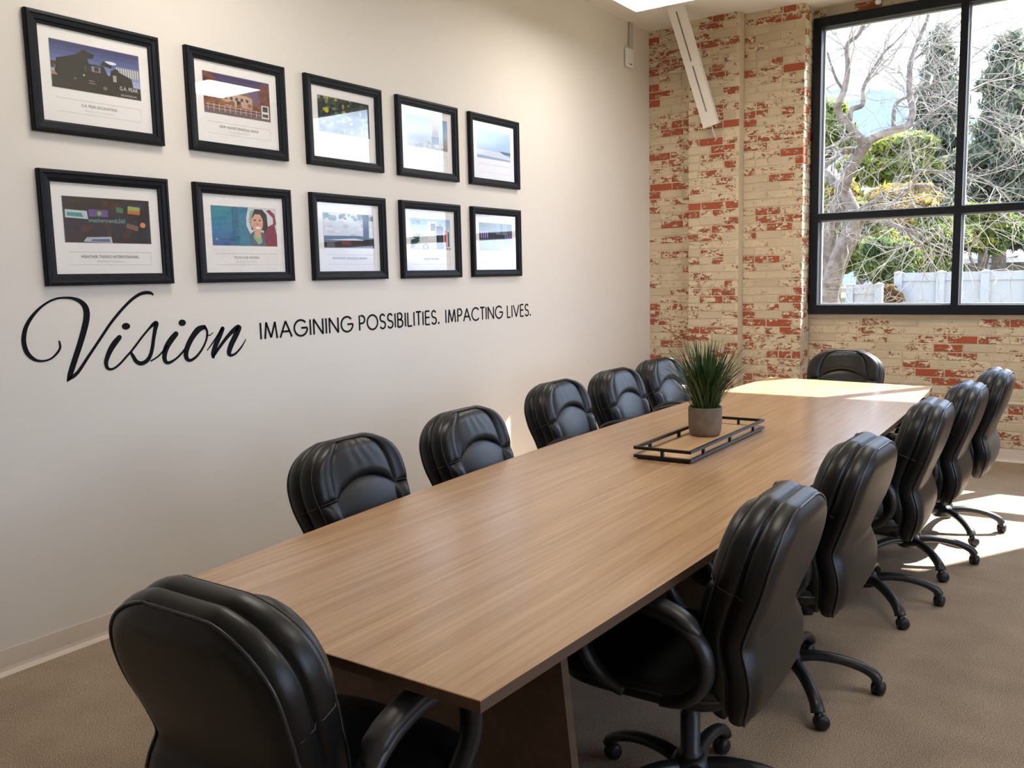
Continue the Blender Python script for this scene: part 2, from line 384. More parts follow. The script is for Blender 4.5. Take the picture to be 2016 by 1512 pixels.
# ================================================================== sloping white strut and wall device
wp = mat('white_enamel', (.72, .69, .63), .45)
A0, A1 = Vector((.508, 6.83, 3.63)), Vector((.691, 7.15, 2.705))
dz = (A1 - A0); Ls = dz.length; ez = dz.normalized(); ex = Vector((1, 0, 0)); ex = (ex - ez * ex.dot(ez)).normalized(); ey = ez.cross(ex); ex, ey = -ex, -ey
st = thing('ceiling_strut', 'white slotted strut slanting down from the ceiling in front of bricks', 'strut', A0)
st.rotation_euler = Matrix((ex, ey, ez)).transposed().to_euler()
bm = bmesh.new(); hw = .066
for q in ((-hw, -.006), (.006, hw)): box(bm, q[0], q[1], -.012, .012, 0, Ls)
for z0, z1 in ((0, .06), (Ls * .46, Ls * .50), (Ls * .88, Ls)): box(bm, -.006, .006, -.012, .012, z0, z1)
for q in (-hw, hw - .004): box(bm, q, q + .004, .012, .03, 0, Ls)
obj('slotted_face', bm, wp, st)
bm = bmesh.new(); box(bm, -hw + .004, hw - .004, .02, .024, .01, Ls - .01); obj('channel_back', bm, mat('strut_inside', (.03, .03, .03), .7), st)
end = A1
bm = bmesh.new(); pts = catmull([end + Vector((0, .01, .01)), end + Vector((.01, .03, -.05)), end + Vector((.012, .09, -.10)), end + Vector((-.01, .14, -.08)), (.66, YP - .004, 2.60)], 6)
tube(bm, pts, .004, 8); tag(obj('cord', bm, wp, smooth=True), 'short white cord looping from the slanting strut to the bricks', 'cord')
dv = thing('wall_sensor', 'small white plastic sensor box on a bracket near the ceiling corner', 'sensor', (.0, 7.0, 3.23))
obj('housing', rbox(.004, .034, -.06, .055, .012, .165, .008), mat('white_plastic', (.78, .77, .74), .4), dv)
bm = bmesh.new(); box(bm, .0345, .036, -.02, .02, .03, .04); obj('mark', bm, mat('grey_mark', (.12, .12, .12), .5), dv)
bm = bmesh.new(); tube(bm, [(.012, .02, .16), (.012, .025, CEIL - 3.23)], .006, 8); tube(bm, [(.026, .045, .16), (.02, .06, CEIL - 3.23)], .004, 8); obj('bracket', bm, mat('grey_conduit', (.42, .39, .33), .5), dv)
bm = bmesh.new(); p = at(1730, -3, 1, YB - .02); lathe(bm, [(.006, 0), (.02, .006), (.026, .022), (.02, .04), (.01, .05)], 16)
bb = obj('globe_bulb', bm, mat('frosted_bulb', (.8, .8, .78), .15), smooth=True, loc=(p.x, YB - .035, 3.555)); tag(bb, 'tiny round white bulb just above the window frame', 'bulb')

# ================================================================== conference table
tw = wood('table_laminate', (.36, .20, .10), (.56, .36, .205), rough=.23, sx=62, sy=1.5); tw.node_tree.nodes['Principled BSDF'].inputs['Specular IOR Level'].default_value = .8
te = wood('table_edge', (.075, .044, .028), (.12, .075, .048), rough=.45, sx=40, sy=1.2)
TZ, TT = .75, .024
YT0, YT1, YM = 1.198, 6.13, 3.66
def exr(y): t = (y - YM) / (YT1 - YT0) * 2; return 2.675 - .054 * t * t - (.03 * max(0, t) ** 2)
def exl(y): t = (y - YM) / (YT1 - YT0) * 2; return 1.459 + (.142 if t < 0 else .055) * abs(t) ** 1.8
table = thing('conference_table', 'long boat-shaped wood laminate conference table', 'table', (2.07, YM, 0))
def top_half(y0, y1, fy0, fy1):
    bm = bmesh.new(); n = 24; ring = []
    for k in range(n + 1):
        y = y0 + (y1 - y0) * k / n; ring.append((exr(y), y))
    R_ = ring[:]; L_ = [(exl(y0 + (y1 - y0) * k / n), y0 + (y1 - y0) * k / n) for k in range(n, -1, -1)]
    pts = R_ + L_
    if fy1:   # far end edge leans a little
        pts[n] = (2.592, 6.085); pts[n + 1] = (1.515, 6.215)
    pts = [(x - 2.07, y - YM) for x, y in pts]
    b0 = [bm.verts.new((x, y, TZ)) for x, y in pts]; b1 = [bm.verts.new((x, y, TZ - TT)) for x, y in pts]
    bm.faces.new(b0); bm.faces.new(b1[::-1])
    for k in range(len(pts)): bm.faces.new((b0[k], b1[k], b1[(k + 1) % len(pts)], b0[(k + 1) % len(pts)]))
    bmesh.ops.bevel(bm, geom=[e for e in bm.edges if abs(e.verts[0].co.z - TZ) < 1e-6 and abs(e.verts[1].co.z - TZ) < 1e-6], offset=.0015, segments=1, affect='EDGES')
    return bm
for args in ((YT0, YM - .0008, 0, 0), (YM + .0008, YT1, 0, 1)):
    o = obj('tabletop', top_half(*args), tw, table)
    o.data.materials.append(te)
    for p in o.data.polygons:
        if abs(p.normal.z) < .5 or p.normal.z < -.5: p.material_index = 1
def slab(y):
    bm = bmesh.new(); zt = TZ - TT
    pr = [(-.40, zt), (-.475, 0), (.475, 0), (.40, zt)]
    f = [bm.verts.new((x + .01, y - YM - .015, z)) for x, z in pr]; b = [bm.verts.new((x + .01, y - YM + .015, z)) for x, z in pr]
    bm.faces.new(f); bm.faces.new(b[::-1])
    for k in range(4): bm.faces.new((f[k], f[(k + 1) % 4], b[(k + 1) % 4], b[k]))
    return bm
for y, kx in ((1.70, 1), (3.45, 1), (5.77, .78)):
    o = obj('slab_leg', slab(y), te, table); o.scale.x = kx
for a, b_ in ((1.716, 3.434), (3.466, 5.754)):
    bm = bmesh.new(); box(bm, -.012, .012, a - YM, b_ - YM, .25, TZ - TT); obj('modesty_panel', bm, te, table)

# ================================================================== office chairs
LEA = leather(); PLA = mat('black_plastic', (.014, .014, .015), .38, bump=.05, bscale=400)
PIP = mat('piping_leather', (.03, .03, .032), .3); STI = mat('stitch_thread', (.085, .07, .06), .7)
SPN = [(.375, -.165), (.49, -.188), (.585, -.169), (.66, -.186), (.76, -.222), (.86, -.250), (.928, -.268)]
THK = [(.375, .044), (.48, .056), (.58, .052), (.72, .056), (.87, .054), (.928, .047)]
ZB, ZTOP = .375, .928
def wid(z):
    w_ = lerp(WTAB, z)
    if z > .79:
        q = (z - .79) / ((ZTOP - .79) / .955); w_ *= (1 - q ** 2.5) ** (1 / 2.5)
    return max(w_, .02)
def lerp(t, z):
    if z <= t[0][0]: return t[0][1]
    for (a, b), (c, d) in zip(t, t[1:]):
        if z <= c: return b + (d - b) * (z - a) / (c - a)
    return t[-1][1]
SPN = catmull([(.30, -.150)] + SPN + [(1.0, -.288)], 12); THK = catmull(THK, 10)
WTAB = catmull([(.375, .165), (.43, .208), (.50, .234), (.58, .222), (.66, .225), (.74, .240), (.79, .242), (.84, .238), (.93, .225)], 8)
def spn(z): return lerp(SPN, z)
def thk(z): return lerp(THK, z)
def nrm_yz(z):
    a, b = spn(z - .02), spn(z + .02); t = Vector((0, b - a, .04)).normalized(); return Vector((0, t.z, -t.y))   # forward normal
def zmap(v, pw=1.0):
    # denser rows towards the rounded top
    return ZB + (ZTOP - ZB) * (1 - (1 - v) ** 1.7)
def bpt(x, z, d): return Vector((x, spn(z), z)) + nrm_yz(z) * d
def edge_fall(u, z):
    # front/rear surface falls towards outline
    a = max(0, 1 - abs(u)) * wid(z); b = min(ZTOP - z, z - ZB)
    q = min(1, a / .045); w_ = min(1, b / .045)
    return (1 - (1 - q) ** 2.2) * (1 - (1 - w_) ** 2.2)
def make_chair():
    t = thing('office_chair', 'x', 'chair')
    back = obj('backrest', grid(lambda i, j: bpt((2 * i - 1) * wid(zmap(j)), zmap(j), -thk(zmap(j)) - .022 * edge_fall(2 * i - 1, zmap(j)) * (1 - .35 * (2 * i - 1) ** 2)), 22, 34), LEA, t, True)
    # border with two padded rolls
    out = []
    n = 40
    for k in range(n + 1): z = zmap(k / n); out.append((wid(z), z))
    wt = wid(ZTOP)
    for k in range(1, 8): x = wt - 2 * wt * k / 8; out.append((x, ZTOP))
    for k in range(n, -1, -1): z = zmap(k / n); out.append((-wid(z), z))
    for k in range(1, 8): x = -.165 + .33 * k / 8; out.append((x, ZB))
    N = len(out)
    onr = []
    for k in range(N):
        a, b = out[k - 1], out[(k + 1) % N]; tx, tz = b[0] - a[0], b[1] - a[1]; l = math.hypot(tx, tz) or 1; onr.append((tz / l, -tx / l))
    prof = [(-1.0, 0), (-.93, .005), (-.75, .010), (-.45, .012), (-.22, .010), (-.09, .005), (-.04, -.002), (.0, -.002), (.05, .005), (.18, .0095), (.45, .0105), (.75, .008), (.93, .004), (1.0, 0)]
    bm = bmesh.new(); V = []
    for k in range(N):
        x, z = out[k]; V.append([bm.verts.new(bpt(x + onr[k][0] * o_, max(ZB - .02, min(ZTOP, z)), d * thk(z)) + Vector((0, 0, onr[k][1] * o_))) for d, o_ in prof])
    for k in range(N):
        for j in range(len(prof) - 1): bm.faces.new((V[k][j], V[(k + 1) % N][j], V[(k + 1) % N][j + 1], V[k][j + 1]))
    obj('border', bm, LEA, back, True)
    bm = bmesh.new(); tube(bm, [bpt(x, z, -thk(z) - .001) + Vector((onr[k][0] * .003, 0, onr[k][1] * .003)) for k, (x, z) in enumerate(out)], .0038, 6, closed=True); obj('piping', bm, PIP, back, True)
    # front panels
    us = lambda z: .665 - .05 * max(0, (z - .70) / .228)
    ZS = .728
    zar = lambda u: ZS + .060 * (1 - min(1, abs(u)) ** 2.2)
    def surf(u, z, puff): return bpt(u * wid(z), z, thk(z) + .016 * edge_fall(u, z) + puff)
    def pf(a, pw=.55): return (max(0, 4 * a * (1 - a))) ** pw
    def head(i, j):
        a = 2 * i - 1; z0 = zar(a); z = z0 + (ZTOP - z0) * (1 - (1 - j) ** 1.2)
        u = a * us(z); wr = .0008 * math.sin(a * 17 + 1.5 * math.sin(z * 40)) * max(0, min(1, (z - .78) / .08)) * (1 - abs(a))
        lump = .019 * (min(1, j / .16) ** .5) * (1 - .5 * j) * (1 - abs(a) ** 3) ** .5
        return surf(u, z, -.006 + lump * min(1, (1 - j) / .12 + .15) + wr)
    obj('headrest_panel', grid(head, 30, 26), LEA, back, True)
    def centre(i, j):
        a = 2 * i - 1; z1 = zar(a); z = ZB + (z1 - ZB) * j
        return surf(a * us(z), z, -.006 + .018 * pf(i) * min(1, pf(j, .4)))
    obj('centre_panel', grid(centre, 22, 26), LEA, back, True)
    for s in (-1, 1):
        def up(i, j):
            z = ZS + (ZTOP - ZS) * (1 - (1 - j) ** 1.25); u0 = us(z); u = u0 + (1 - u0) * i
            z -= .006 * i * (1 - j)
            wr = .001 * math.sin(z * 120 + i * 4) * max(0, 1 - j * 2.5)
            return surf(s * u, z, -.006 * (1 - i) + (.016 + wr) * pf(i, .6) * min(1, j / .1 if j < .1 else 1) ** .5 * min(1, (1 - j) / .12 + .1))
        def lo(i, j):
            z = ZB + (ZS - ZB) * j; u0 = us(z); u = u0 + (1 - u0) * i; z -= .006 * i * j
            return surf(s * u, z, -.006 * (1 - i) + .015 * pf(i, .6) * min(1, (1 - j) / .08) ** .5)
        obj('side_bolster', grid(up, 10, 26), LEA, back, True); obj('side_bolster', grid(lo, 10, 22), LEA, back, True)
    bm = bmesh.new()
    pts = [bpt(x, z, thk(z) + .0015) + Vector((onr[k][0] * .001, 0, onr[k][1] * .001)) for k, (x, z) in enumerate(out)]
    tube(bm, pts, .0012, 5, closed=True)
    for s in (-1, 1):
        pts = [surf(s * (us(ZS) + (1 - us(ZS)) * i / 8), ZS - .006 * i / 8 + .008, -.003 + .012 * pf(i / 8, .6)) for i in range(9)]
        pts += [bpt(s * (wid(ZS) + .0118 - .003 * abs(d) - (.011 if abs(d) < .05 else 0)), ZS, d * thk(ZS)) for d in (.8, .45, .2, 0, -.2, -.45, -.8)]
        tube(bm, pts, .0012, 5)
    obj('stitching', bm, STI, back)
    # seat
    def seat(i, j):
        th = 2 * math.pi * i; ph = math.pi * (j - .5)
        sg = lambda v, e: math.copysign(abs(v) ** e, v)
        cx, sx_ = sg(math.cos(th), .42), sg(math.sin(th), .42); cz, sz = sg(math.cos(ph), .55), sg(math.sin(ph), .62)
        x, y = .262 * cx * cz, .25 * sx_ * cz; z = .052 * sz
        if z > 0: z += .014 * (1 - cx * cx * cz * cz) - (.02 * max(0, sx_ * cz) ** 4)
        return Vector((x, y + .055, z + .438))
    so = obj('seat', grid(seat, 48, 20), LEA, t, True)
    bm = bmesh.new(); tube(bm, [(.262 * math.copysign(abs(math.cos(a)) ** .42, math.cos(a)) * 1.0, .055 + .25 * math.copysign(abs(math.sin(a)) ** .42, math.sin(a)), .440) for a in [2 * math.pi * k / 60 for k in range(60)]], .004, 6, closed=True); obj('piping', bm, PIP, so, True)
    obj('tilt_mechanism', rbox(-.09, .09, -.13, .13, .345, .395, .012), PLA, t)
    bm = bmesh.new(); tube(bm, catmull([(0, -.10, .36), (0, -.17, .365), (0, -.215, .40), (0, -.228, .46)], 5), .02, 8, flat=1.6); obj('back_bracket', bm, PLA, t, True)
    bm = bmesh.new(); lathe(bm, [(.034, .10), (.034, .16), (.028, .165), (.028, .27), (.022, .275), (.022, .35)], 20); obj('gas_lift', bm, PLA, t, True)
    # arms
    for s in (-1, 1):
        x = s * .275
        loop = catmull([(x - s * .02, -.03, .425), (x, -.10, .45), (x + s * .008, -.152, .515), (x + s * .01, -.145, .595), (x + s * .006, -.075, .653), (x, .035, .676), (x, .130, .660), (x, .188, .600), (x, .182, .520), (x - s * .008, .135, .455), (x - s * .02, .08, .425)], 6)
        bm = bmesh.new(); tube(bm, loop, [.0155 + .004 * math.sin(math.pi * k / (len(loop) - 1)) for k in range(len(loop))], 10, flat=1.5); ar = obj('armrest', bm, PLA, t, True)
        pts = catmull([(x + s * .008, -.138, .628), (x + s * .006, -.075, .672), (x, .035, .695), (x, .118, .682), (x, .158, .655)], 7); n2 = len(pts)
        bm = bmesh.new(); tube(bm, pts, [.017 * min(1, .35 + 5 * min(k, n2 - 1 - k) / n2) for k in range(n2)], 12, flat=1.75); obj('arm_pad', bm, mat('arm_pad_rubber', (.022, .021, .021), .42), ar, True)
    # base
    bm = bmesh.new(); lathe(bm, [(.045, .085), (.058, .10), (.058, .125), (.045, .145), (.036, .15)], 20); obj('hub', bm, PLA, t, True)
    for k in range(5):
        a = 2 * math.pi * k / 5 + CH_ROT; d = Vector((math.cos(a), math.sin(a), 0))
        pts = catmull([d * .035 + Vector((0, 0, .118)), d * .10 + Vector((0, 0, .128)), d * .18 + Vector((0, 0, .122)), d * .25 + Vector((0, 0, .103)), d * .295 + Vector((0, 0, .080)), d * .31 + Vector((0, 0, .058))], 4)
        bm = bmesh.new(); n2 = len(pts)
        tube(bm, pts, [.021 - .004 * math.sin(math.pi * q / n2) for q in range(n2)], 10, flat=1.25, ref=Vector((-d.y, d.x, 0))); lg = obj('leg', bm, PLA, t, True)
        c = d * .31; ca = a + 1.1 + k * 1.7; e = Vector((math.cos(ca), math.sin(ca), 0)); p_ = Vector((-e.y, e.x, 0))
        bm = bmesh.new(); cc = c + e * .012 + Vector((0, 0, .026))
        for sd in (-1, 1):
            prf = [(.0, .022), (.014, .0225), (.022, .019), (.026, .010), (.026, .004), (.024, .001)]
            rings = [[bm.verts.new(cc + p_ * (sd * off) + (e * math.cos(q) + Vector((0, 0, 1)) * math.sin(q)) * max(r, .001)) for q in [2 * math.pi * h / 16 for h in range(16)]] for r, off in prf]
            for A, B in zip(rings, rings[1:]):
                for h in range(16): bm.faces.new((A[h], A[(h + 1) % 16], B[(h + 1) % 16], B[h]))
            bm.faces.new(rings[-1])
        tube(bm, [c + Vector((0, 0, .030)), c + Vector((0, 0, .06))], .012, 10)
        obj('caster', bm, mat('caster_nylon', (.01, .01, .011), .45), lg, True)
    return t
CH_ROT = math.radians(-90 + 20)
GRP = 'black leather office chairs around the conference table'
H = math.pi / 2
spots = [
 ((2.590, 2.22, 0), H + .02, 'black leather office chair on the open side, farthest from the brick wall'),
 ((2.600, 3.07, 0), H - .03, 'black leather office chair on the open side, fourth from the brick wall'),
 ((2.650, 4.07, 0), H + .02, 'black leather office chair on the open side, third from the brick wall'),
 ((2.705, 4.77, 0), H, 'black leather office chair on the open side, second from the brick wall'),
 ((2.760, 5.46, 0), H - .02, 'black leather office chair on the open side, nearest the brick wall'),
 ((1.500, 2.26, 0), -H + .06, 'black leather office chair along the picture wall, farthest from the brick wall'),
 ((1.464, 3.00, 0), -H + .04, 'black leather office chair along the picture wall, fourth from the brick wall'),
 ((1.306, 4.03, 0), -H + .02, 'black leather office chair along the picture wall, third from the brick wall'),
 ((1.318, 4.68, 0), -H, 'black leather office chair along the picture wall, second from the brick wall'),
 ((1.270, 5.38, 0), -H - .03, 'black leather office chair along the picture wall, beside the brick wall corner'),
 ((2.155, 1.226, 0), 0, 'black leather office chair at the table end far from the brick wall'),
 ((1.99, 6.14, 0), math.pi, 'black leather office chair at the table end facing away from the bricks'),
]
c0 = make_chair(); c0.location = spots[0][0]; c0.rotation_euler = (0, 0, spots[0][1]); c0['label'] = spots[0][2]; c0['group'] = GRP
for p, r, l in spots[1:]: dup(c0, p, r, l, GRP)

# ================================================================== tray and potted grass
tz = TZ
tray = thing('serving_tray', 'rectangular wooden tray with open black metal railing on the table', 'tray', (2.047, 3.66, tz))
bmt = mat('black_metal', (.014, .014, .016), .32, .4)
hx, hy = .125, .443
bm = bmesh.new(); box(bm, -hx + .012, hx - .012, -hy + .012, hy - .012, .010, .018)
obj('tray_board', bm, wood('tray_wood', (.42, .23, .10), (.68, .45, .25), rough=.5, sx=30, sy=2), tray)
for z in (.006, .040):
    bm = bmesh.new(); zz = z + .012
    for q in ((-hx, hx, -hy, -hy + .012), (-hx, hx, hy - .012, hy), (-hx, -hx + .012, -hy + .012, hy - .012), (hx - .012, hx, -hy + .012, hy - .012)): box(bm, *q, z, zz)
    obj('rail', bm, bmt, tray)
for x, y in [(0, -hy), (0, hy)] + [(s * hx, y) for s in (-1, 1) for y in (-.30, 0, .30)]:
    sx_ = .006; cx = x - math.copysign(.006, x) if x else 0; cy = y - math.copysign(.006, y) if x == 0 else y
    bm = bmesh.new(); box(bm, cx - .006, cx + .006, cy - .006, cy + .006, .018, .040); obj('post', bm, bmt, tray)
for sx_ in (-1, 1):
    for sy in (-1, 1):
        bm = bmesh.new(); box(bm, sx_ * (hx - .02) - .01, sx_ * (hx - .02) + .01, sy * (hy - .02) - .01, sy * (hy - .02) + .01, 0, .006); obj('foot', bm, bmt, tray)
pot = thing('potted_grass', 'artificial green grass in a round grey-brown cement pot on the tray', 'plant', (2.012, 3.76, tz + .018))
bm = bmesh.new(); lathe(bm, [(.055, 0), (.064, .003), (.071, .018), (.0745, .05), (.076, .125), (.075, .131), (.070, .131), (.068, .112)], 40)
obj('pot', bm, mat('cement_pot', (.19, .145, .10), .85, var=.12, vscale=25, bump=.3, bscale=120), pot, True)
bm = bmesh.new(); lathe(bm, [(.0685, .108), (.066, .113), (.03, .116)], 30); obj('soil', bm, mat('dark_soil', (.02, .018, .012), .9), pot, True)
gm = [mat('grass_blade_%s' % n_, c_, .42, spec=.4) for n_, c_ in (('dark', (.016, .042, .010)), ('mid', (.032, .082, .015)), ('light', (.075, .14, .035)))]
rg = random.Random(21)
for k in range(260):
    a = rg.uniform(0, 2 * math.pi); rr_ = .055 * math.sqrt(rg.random()); b = Vector((rr_ * math.cos(a), rr_ * math.sin(a), .108))
    a2 = a + rg.uniform(-.5, .5); out_ = Vector((math.cos(a2), math.sin(a2), 0)); L = rg.uniform(.24, .355); lean = rg.uniform(.02, 1.15) ** .8
    pts = []; p_ = b.copy(); n_ = 9
    for q in range(n_ + 1):
        pts.append(p_.copy()); ang = lean * (.38 + 1.05 * (q / n_))
        p_ = p_ + (out_ * math.sin(ang) + Vector((0, 0, math.cos(ang)))) * (L / n_)
    side = out_.cross(Vector((0, 0, 1))); bm = bmesh.new(); prev = None
    for q, pt in enumerate(pts):
        w_ = (.0034 * (1 - (q / n_) ** 3) + .0006) * (1.0 if q else .8); up_ = Vector((0, 0, 1)) * 0 + out_ * .0008
        r_ = [bm.verts.new(pt - side * w_), bm.verts.new(pt + up_), bm.verts.new(pt + side * w_)]
        if prev: bm.faces.new((prev[0], prev[1], r_[1], r_[0])); bm.faces.new((prev[1], prev[2], r_[2], r_[1]))
        prev = r_
    obj('grass_blade', bm, gm[rg.choice((0, 0, 1, 1, 2))], pot)

# ================================================================== wall lettering
vinyl = mat('black_vinyl', (.006, .006, .009), .75, spec=.12)
def wall_pt(px, py): p = at(px, py, 0, .0); return (p.y, p.z)
def ribbon(bm, yz, wd, x0=.0005, x1=.002, cap=True):
    # yz: points on the wall (y,z); wd: full widths in metres
    n = len(yz); Lp, Rp = [], []
    for i in range(n):
        a = yz[max(0, i - 1)]; b = yz[min(n - 1, i + 1)]; ty, tz_ = b[0] - a[0], b[1] - a[1]; l = math.hypot(ty, tz_) or 1
        ny, nz_ = -tz_ / l, ty / l; h = wd[i] / 2
        Lp.append((yz[i][0] + ny * h, yz[i][1] + nz_ * h)); Rp.append((yz[i][0] - ny * h, yz[i][1] - nz_ * h))
    def V(p, x): return bm.verts.new((x, p[0], p[1]))
    T = [(V(l, x1), V(r, x1), V(l, x0), V(r, x0)) for l, r in zip(Lp, Rp)]
    for A, B in zip(T, T[1:]):
        bm.faces.new((A[0], A[1], B[1], B[0])); bm.faces.new((A[2], B[2], B[3], A[3])); bm.faces.new((A[0], B[0], B[2], A[2])); bm.faces.new((A[1], A[3], B[3], B[1]))
    if cap:
        for e, q in ((0, 1), (-1, -1)):
            w_ = wd[e]
            if w_ > .004: disc(bm, yz[e], w_ / 2, w_ / 2, x1)
def disc(bm, c, ry, rz, x1, seg=16):
    a = [bm.verts.new((x1 + .00005, c[0] + ry * math.cos(2 * math.pi * k / seg), c[1] + rz * math.sin(2 * math.pi * k / seg))) for k in range(seg)]
    b = [bm.verts.new((.0005, v.co.y, v.co.z)) for v in a]; bm.faces.new(a)
    for k in range(seg): bm.faces.new((a[k], b[k], b[(k + 1) % seg], a[(k + 1) % seg]))
A7 = lambda L: [(x / 6.72, 560 + y / 6.72, w_ / 6.72) for x, y, w_ in L]
A6 = lambda L: [(300 + x / 4.032, 560 + y / 4.032, w_ / 4.032) for x, y, w_ in L]
script = {
 'letter_v': [A7([(783, 752, 20), (795, 830, 28), (760, 900, 28), (690, 970, 26), (620, 1003, 26), (545, 1013, 30), (470, 1000, 40), (400, 955, 54), (350, 890, 60), (322, 810, 62), (312, 740, 62), (318, 660, 60), (340, 570, 55), (385, 480, 50), (450, 390, 42), (540, 300, 32), (650, 225, 28), (760, 185, 28), (870, 176, 30), (960, 184, 38), (1050, 218, 55), (1110, 272, 70), (1140, 340, 80), (1145, 420, 82), (1130, 520, 82), (1100, 640, 80), (1065, 760, 78), (1030, 870, 76), (990, 990, 74), (955, 1100, 74), (925, 1190, 66), (900, 1250, 34), (885, 1288, 3)]),
              A7([(886, 1288, 3), (925, 1245, 40), (975, 1210, 50), (1025, 1165, 44), (1080, 1090, 40), (1150, 980, 38), (1250, 830, 36), (1350, 680, 36), (1450, 530, 36), (1550, 402, 36), (1650, 288, 36), (1750, 193, 38), (1850, 128, 42), (1930, 108, 46), (1985, 112, 40), (2012, 125, 26), (2024, 145, 12)])],
 'letter_i': [A7([(1578, 700, 62), (1520, 770, 74), (1465, 855, 70), (1425, 945, 62), (1402, 1030, 54), (1415, 1095, 44), (1455, 1122, 34), (1515, 1105, 28), (1590, 1045, 27), (1680, 945, 26), (1740, 880, 26)])],
 'letter_s': [A7([(1720, 905, 24), (1800, 800, 26), (1890, 680, 26), (1970, 585, 28), (2030, 525, 46), (2066, 515, 60), (2050, 600, 52), (2030, 720, 46), (2015, 830, 46), (1990, 930, 48), (1940, 1010, 52), (1865, 1045, 56), (1800, 1015, 50), (1760, 950, 44), (1735, 905, 30)])],
 'letter_i.001': [A6([(-16, 608, 10), (20, 588, 12), (60, 556, 12), (100, 508, 12), (120, 478, 12)]), A6([(186, 393, 40), (150, 436, 46), (115, 492, 44), (97, 550, 38), (97, 598, 32), (122, 622, 26), (172, 600, 17), (222, 556, 14), (262, 508, 14)])],
 'letter_o': [A6([(410, 338, 34), (366, 356, 46), (320, 412, 42), (284, 480, 40), (266, 540, 38), (272, 586, 32), (302, 602, 24), (352, 568, 18), (400, 502, 15), (428, 434, 14), (434, 376, 16), (416, 338, 20)]), A6([(424, 402, 8), (452, 404, 9), (481, 381, 4)])],
 'letter_n': [A6([(432, 525, 5), (470, 474, 9), (515, 408, 12), (552, 352, 20)]), A6([(556, 352, 32), (532, 410, 36), (502, 480, 36), (482, 545, 34), (482, 574, 24)]), A6([(486, 566, 20), (530, 500, 22), (590, 420, 26), (645, 362, 34), (684, 340, 42), (662, 400, 42), (624, 480, 40), (607, 540, 34), (622, 562, 24), (662, 546, 16), (710, 490, 11), (741, 434, 4)])]}
vis_t = thing('wall_lettering', 'large black script word Vision on the grey wall', 'lettering', (0, 0, 0))
def px_ribbon(bm, st, n=7):
    pts = catmull(st, n); yz, wd = [], []
    for i, (x, y, w_) in enumerate(pts):
        a = pts[max(0, i - 1)]; b = pts[min(len(pts) - 1, i + 1)]; tx, ty = b[0] - a[0], b[1] - a[1]; l = math.hypot(tx, ty) or 1
        p = wall_pt(x - ty / l * w_ / 2, y + tx / l * w_ / 2); q = wall_pt(x + ty / l * w_ / 2, y - tx / l * w_ / 2)
        yz.append(((p[0] + q[0]) / 2, (p[1] + q[1]) / 2)); wd.append((p, q))
    T = []
    for (p, q) in wd: T.append((bm.verts.new((.002, *p)), bm.verts.new((.002, *q)), bm.verts.new((.0005, *p)), bm.verts.new((.0005, *q))))
    for A, B in zip(T, T[1:]):
        bm.faces.new((A[0], A[1], B[1], B[0])); bm.faces.new((A[0], B[0], B[2], A[2])); bm.faces.new((A[1], A[3], B[3], B[1]))
    for e in (0, -1):
        w_ = math.dist(*wd[e])
        if w_ > .006: disc(bm, yz[e], w_ / 2, w_ / 2, .002)
for nm, strokes in script.items():
    bm = bmesh.new()
    for s_ in strokes: px_ribbon(bm, s_)
    if nm.startswith('letter_i'):
        cx, cy, rx, ry = (1665 / 6.72, 560 + 553 / 6.72, 54 / 6.72, 45 / 6.72) if nm == 'letter_i' else (300 + 236 / 4.032, 560 + 304 / 4.032, 28.5 / 4.032, 26 / 4.032)
        c = wall_pt(cx, cy); e1 = wall_pt(cx + rx, cy); e2 = wall_pt(cx, cy - ry); disc(bm, c, abs(e1[0] - c[0]), abs(e2[1] - c[1]), .002, 20)
    obj(nm.split('.')[0], bm, vinyl, vis_t)
def arc(cx, cy, rx, ry, a0, a1, n=14): return [(cx + rx * math.cos(math.radians(a0 + (a1 - a0) * k / n)), cy + ry * math.sin(math.radians(a0 + (a1 - a0) * k / n))) for k in range(n + 1)]
GLY = {'I': (.10, [[(.05, 0), (.05, 1)]]), 'M': (.86, [[(.06, 0), (.16, 1), (.43, .06), (.70, 1), (.80, 0)]]), 'A': (.74, [[(0, 0), (.37, 1), (.74, 0)], [(.14, .36), (.60, .36)]]),
 'G': (.92, [arc(.47, .5, .43, .5, 42, 360, 26), [(.90, .5), (.50, .5)]]), 'N': (.72, [[(.05, 0), (.05, 1), (.67, 0), (.67, 1)]]), 'P': (.52, [[(.05, 0), (.05, 1), (.24, 1)] + arc(.24, .74, .24, .26, 90, -90) + [(.05, .48)]]),
 'O': (.92, [arc(.46, .5, .43, .5, 90, 450, 30)]), 'S': (.52, [arc(.26, .75, .20, .25, 25, 270, 14) + arc(.26, .25, .23, .25, 90, -155, 14)]),
 'B': (.54, [[(.05, 0), (.05, 1), (.22, 1)] + arc(.22, .77, .21, .23, 90, -90) + [(.05, .54)], [(.22, .54)] + arc(.22, .27, .27, .27, 90, -90) + [(.05, 0)]]),
 'L': (.44, [[(.05, 1), (.05, 0), (.42, 0)]]), 'T': (.48, [[(0, 1), (.48, 1)], [(.24, 1), (.24, 0)]]), 'E': (.48, [[(.45, 1), (.05, 1), (.05, 0), (.45, 0)], [(.05, .53), (.43, .53)]]),
 'C': (.84, [arc(.47, .5, .43, .5, 42, 318, 24)]), 'V': (.70, [[(0, 1), (.35, 0), (.70, 1)]]), '.': (.14, [])}
slog = thing('wall_slogan', 'thin black capital lettering reading Imagining Possibilities Impacting Lives', 'lettering', (0, 0, 0))
CAPZ, CAPH, SW = 1.2195, .0825, .0105
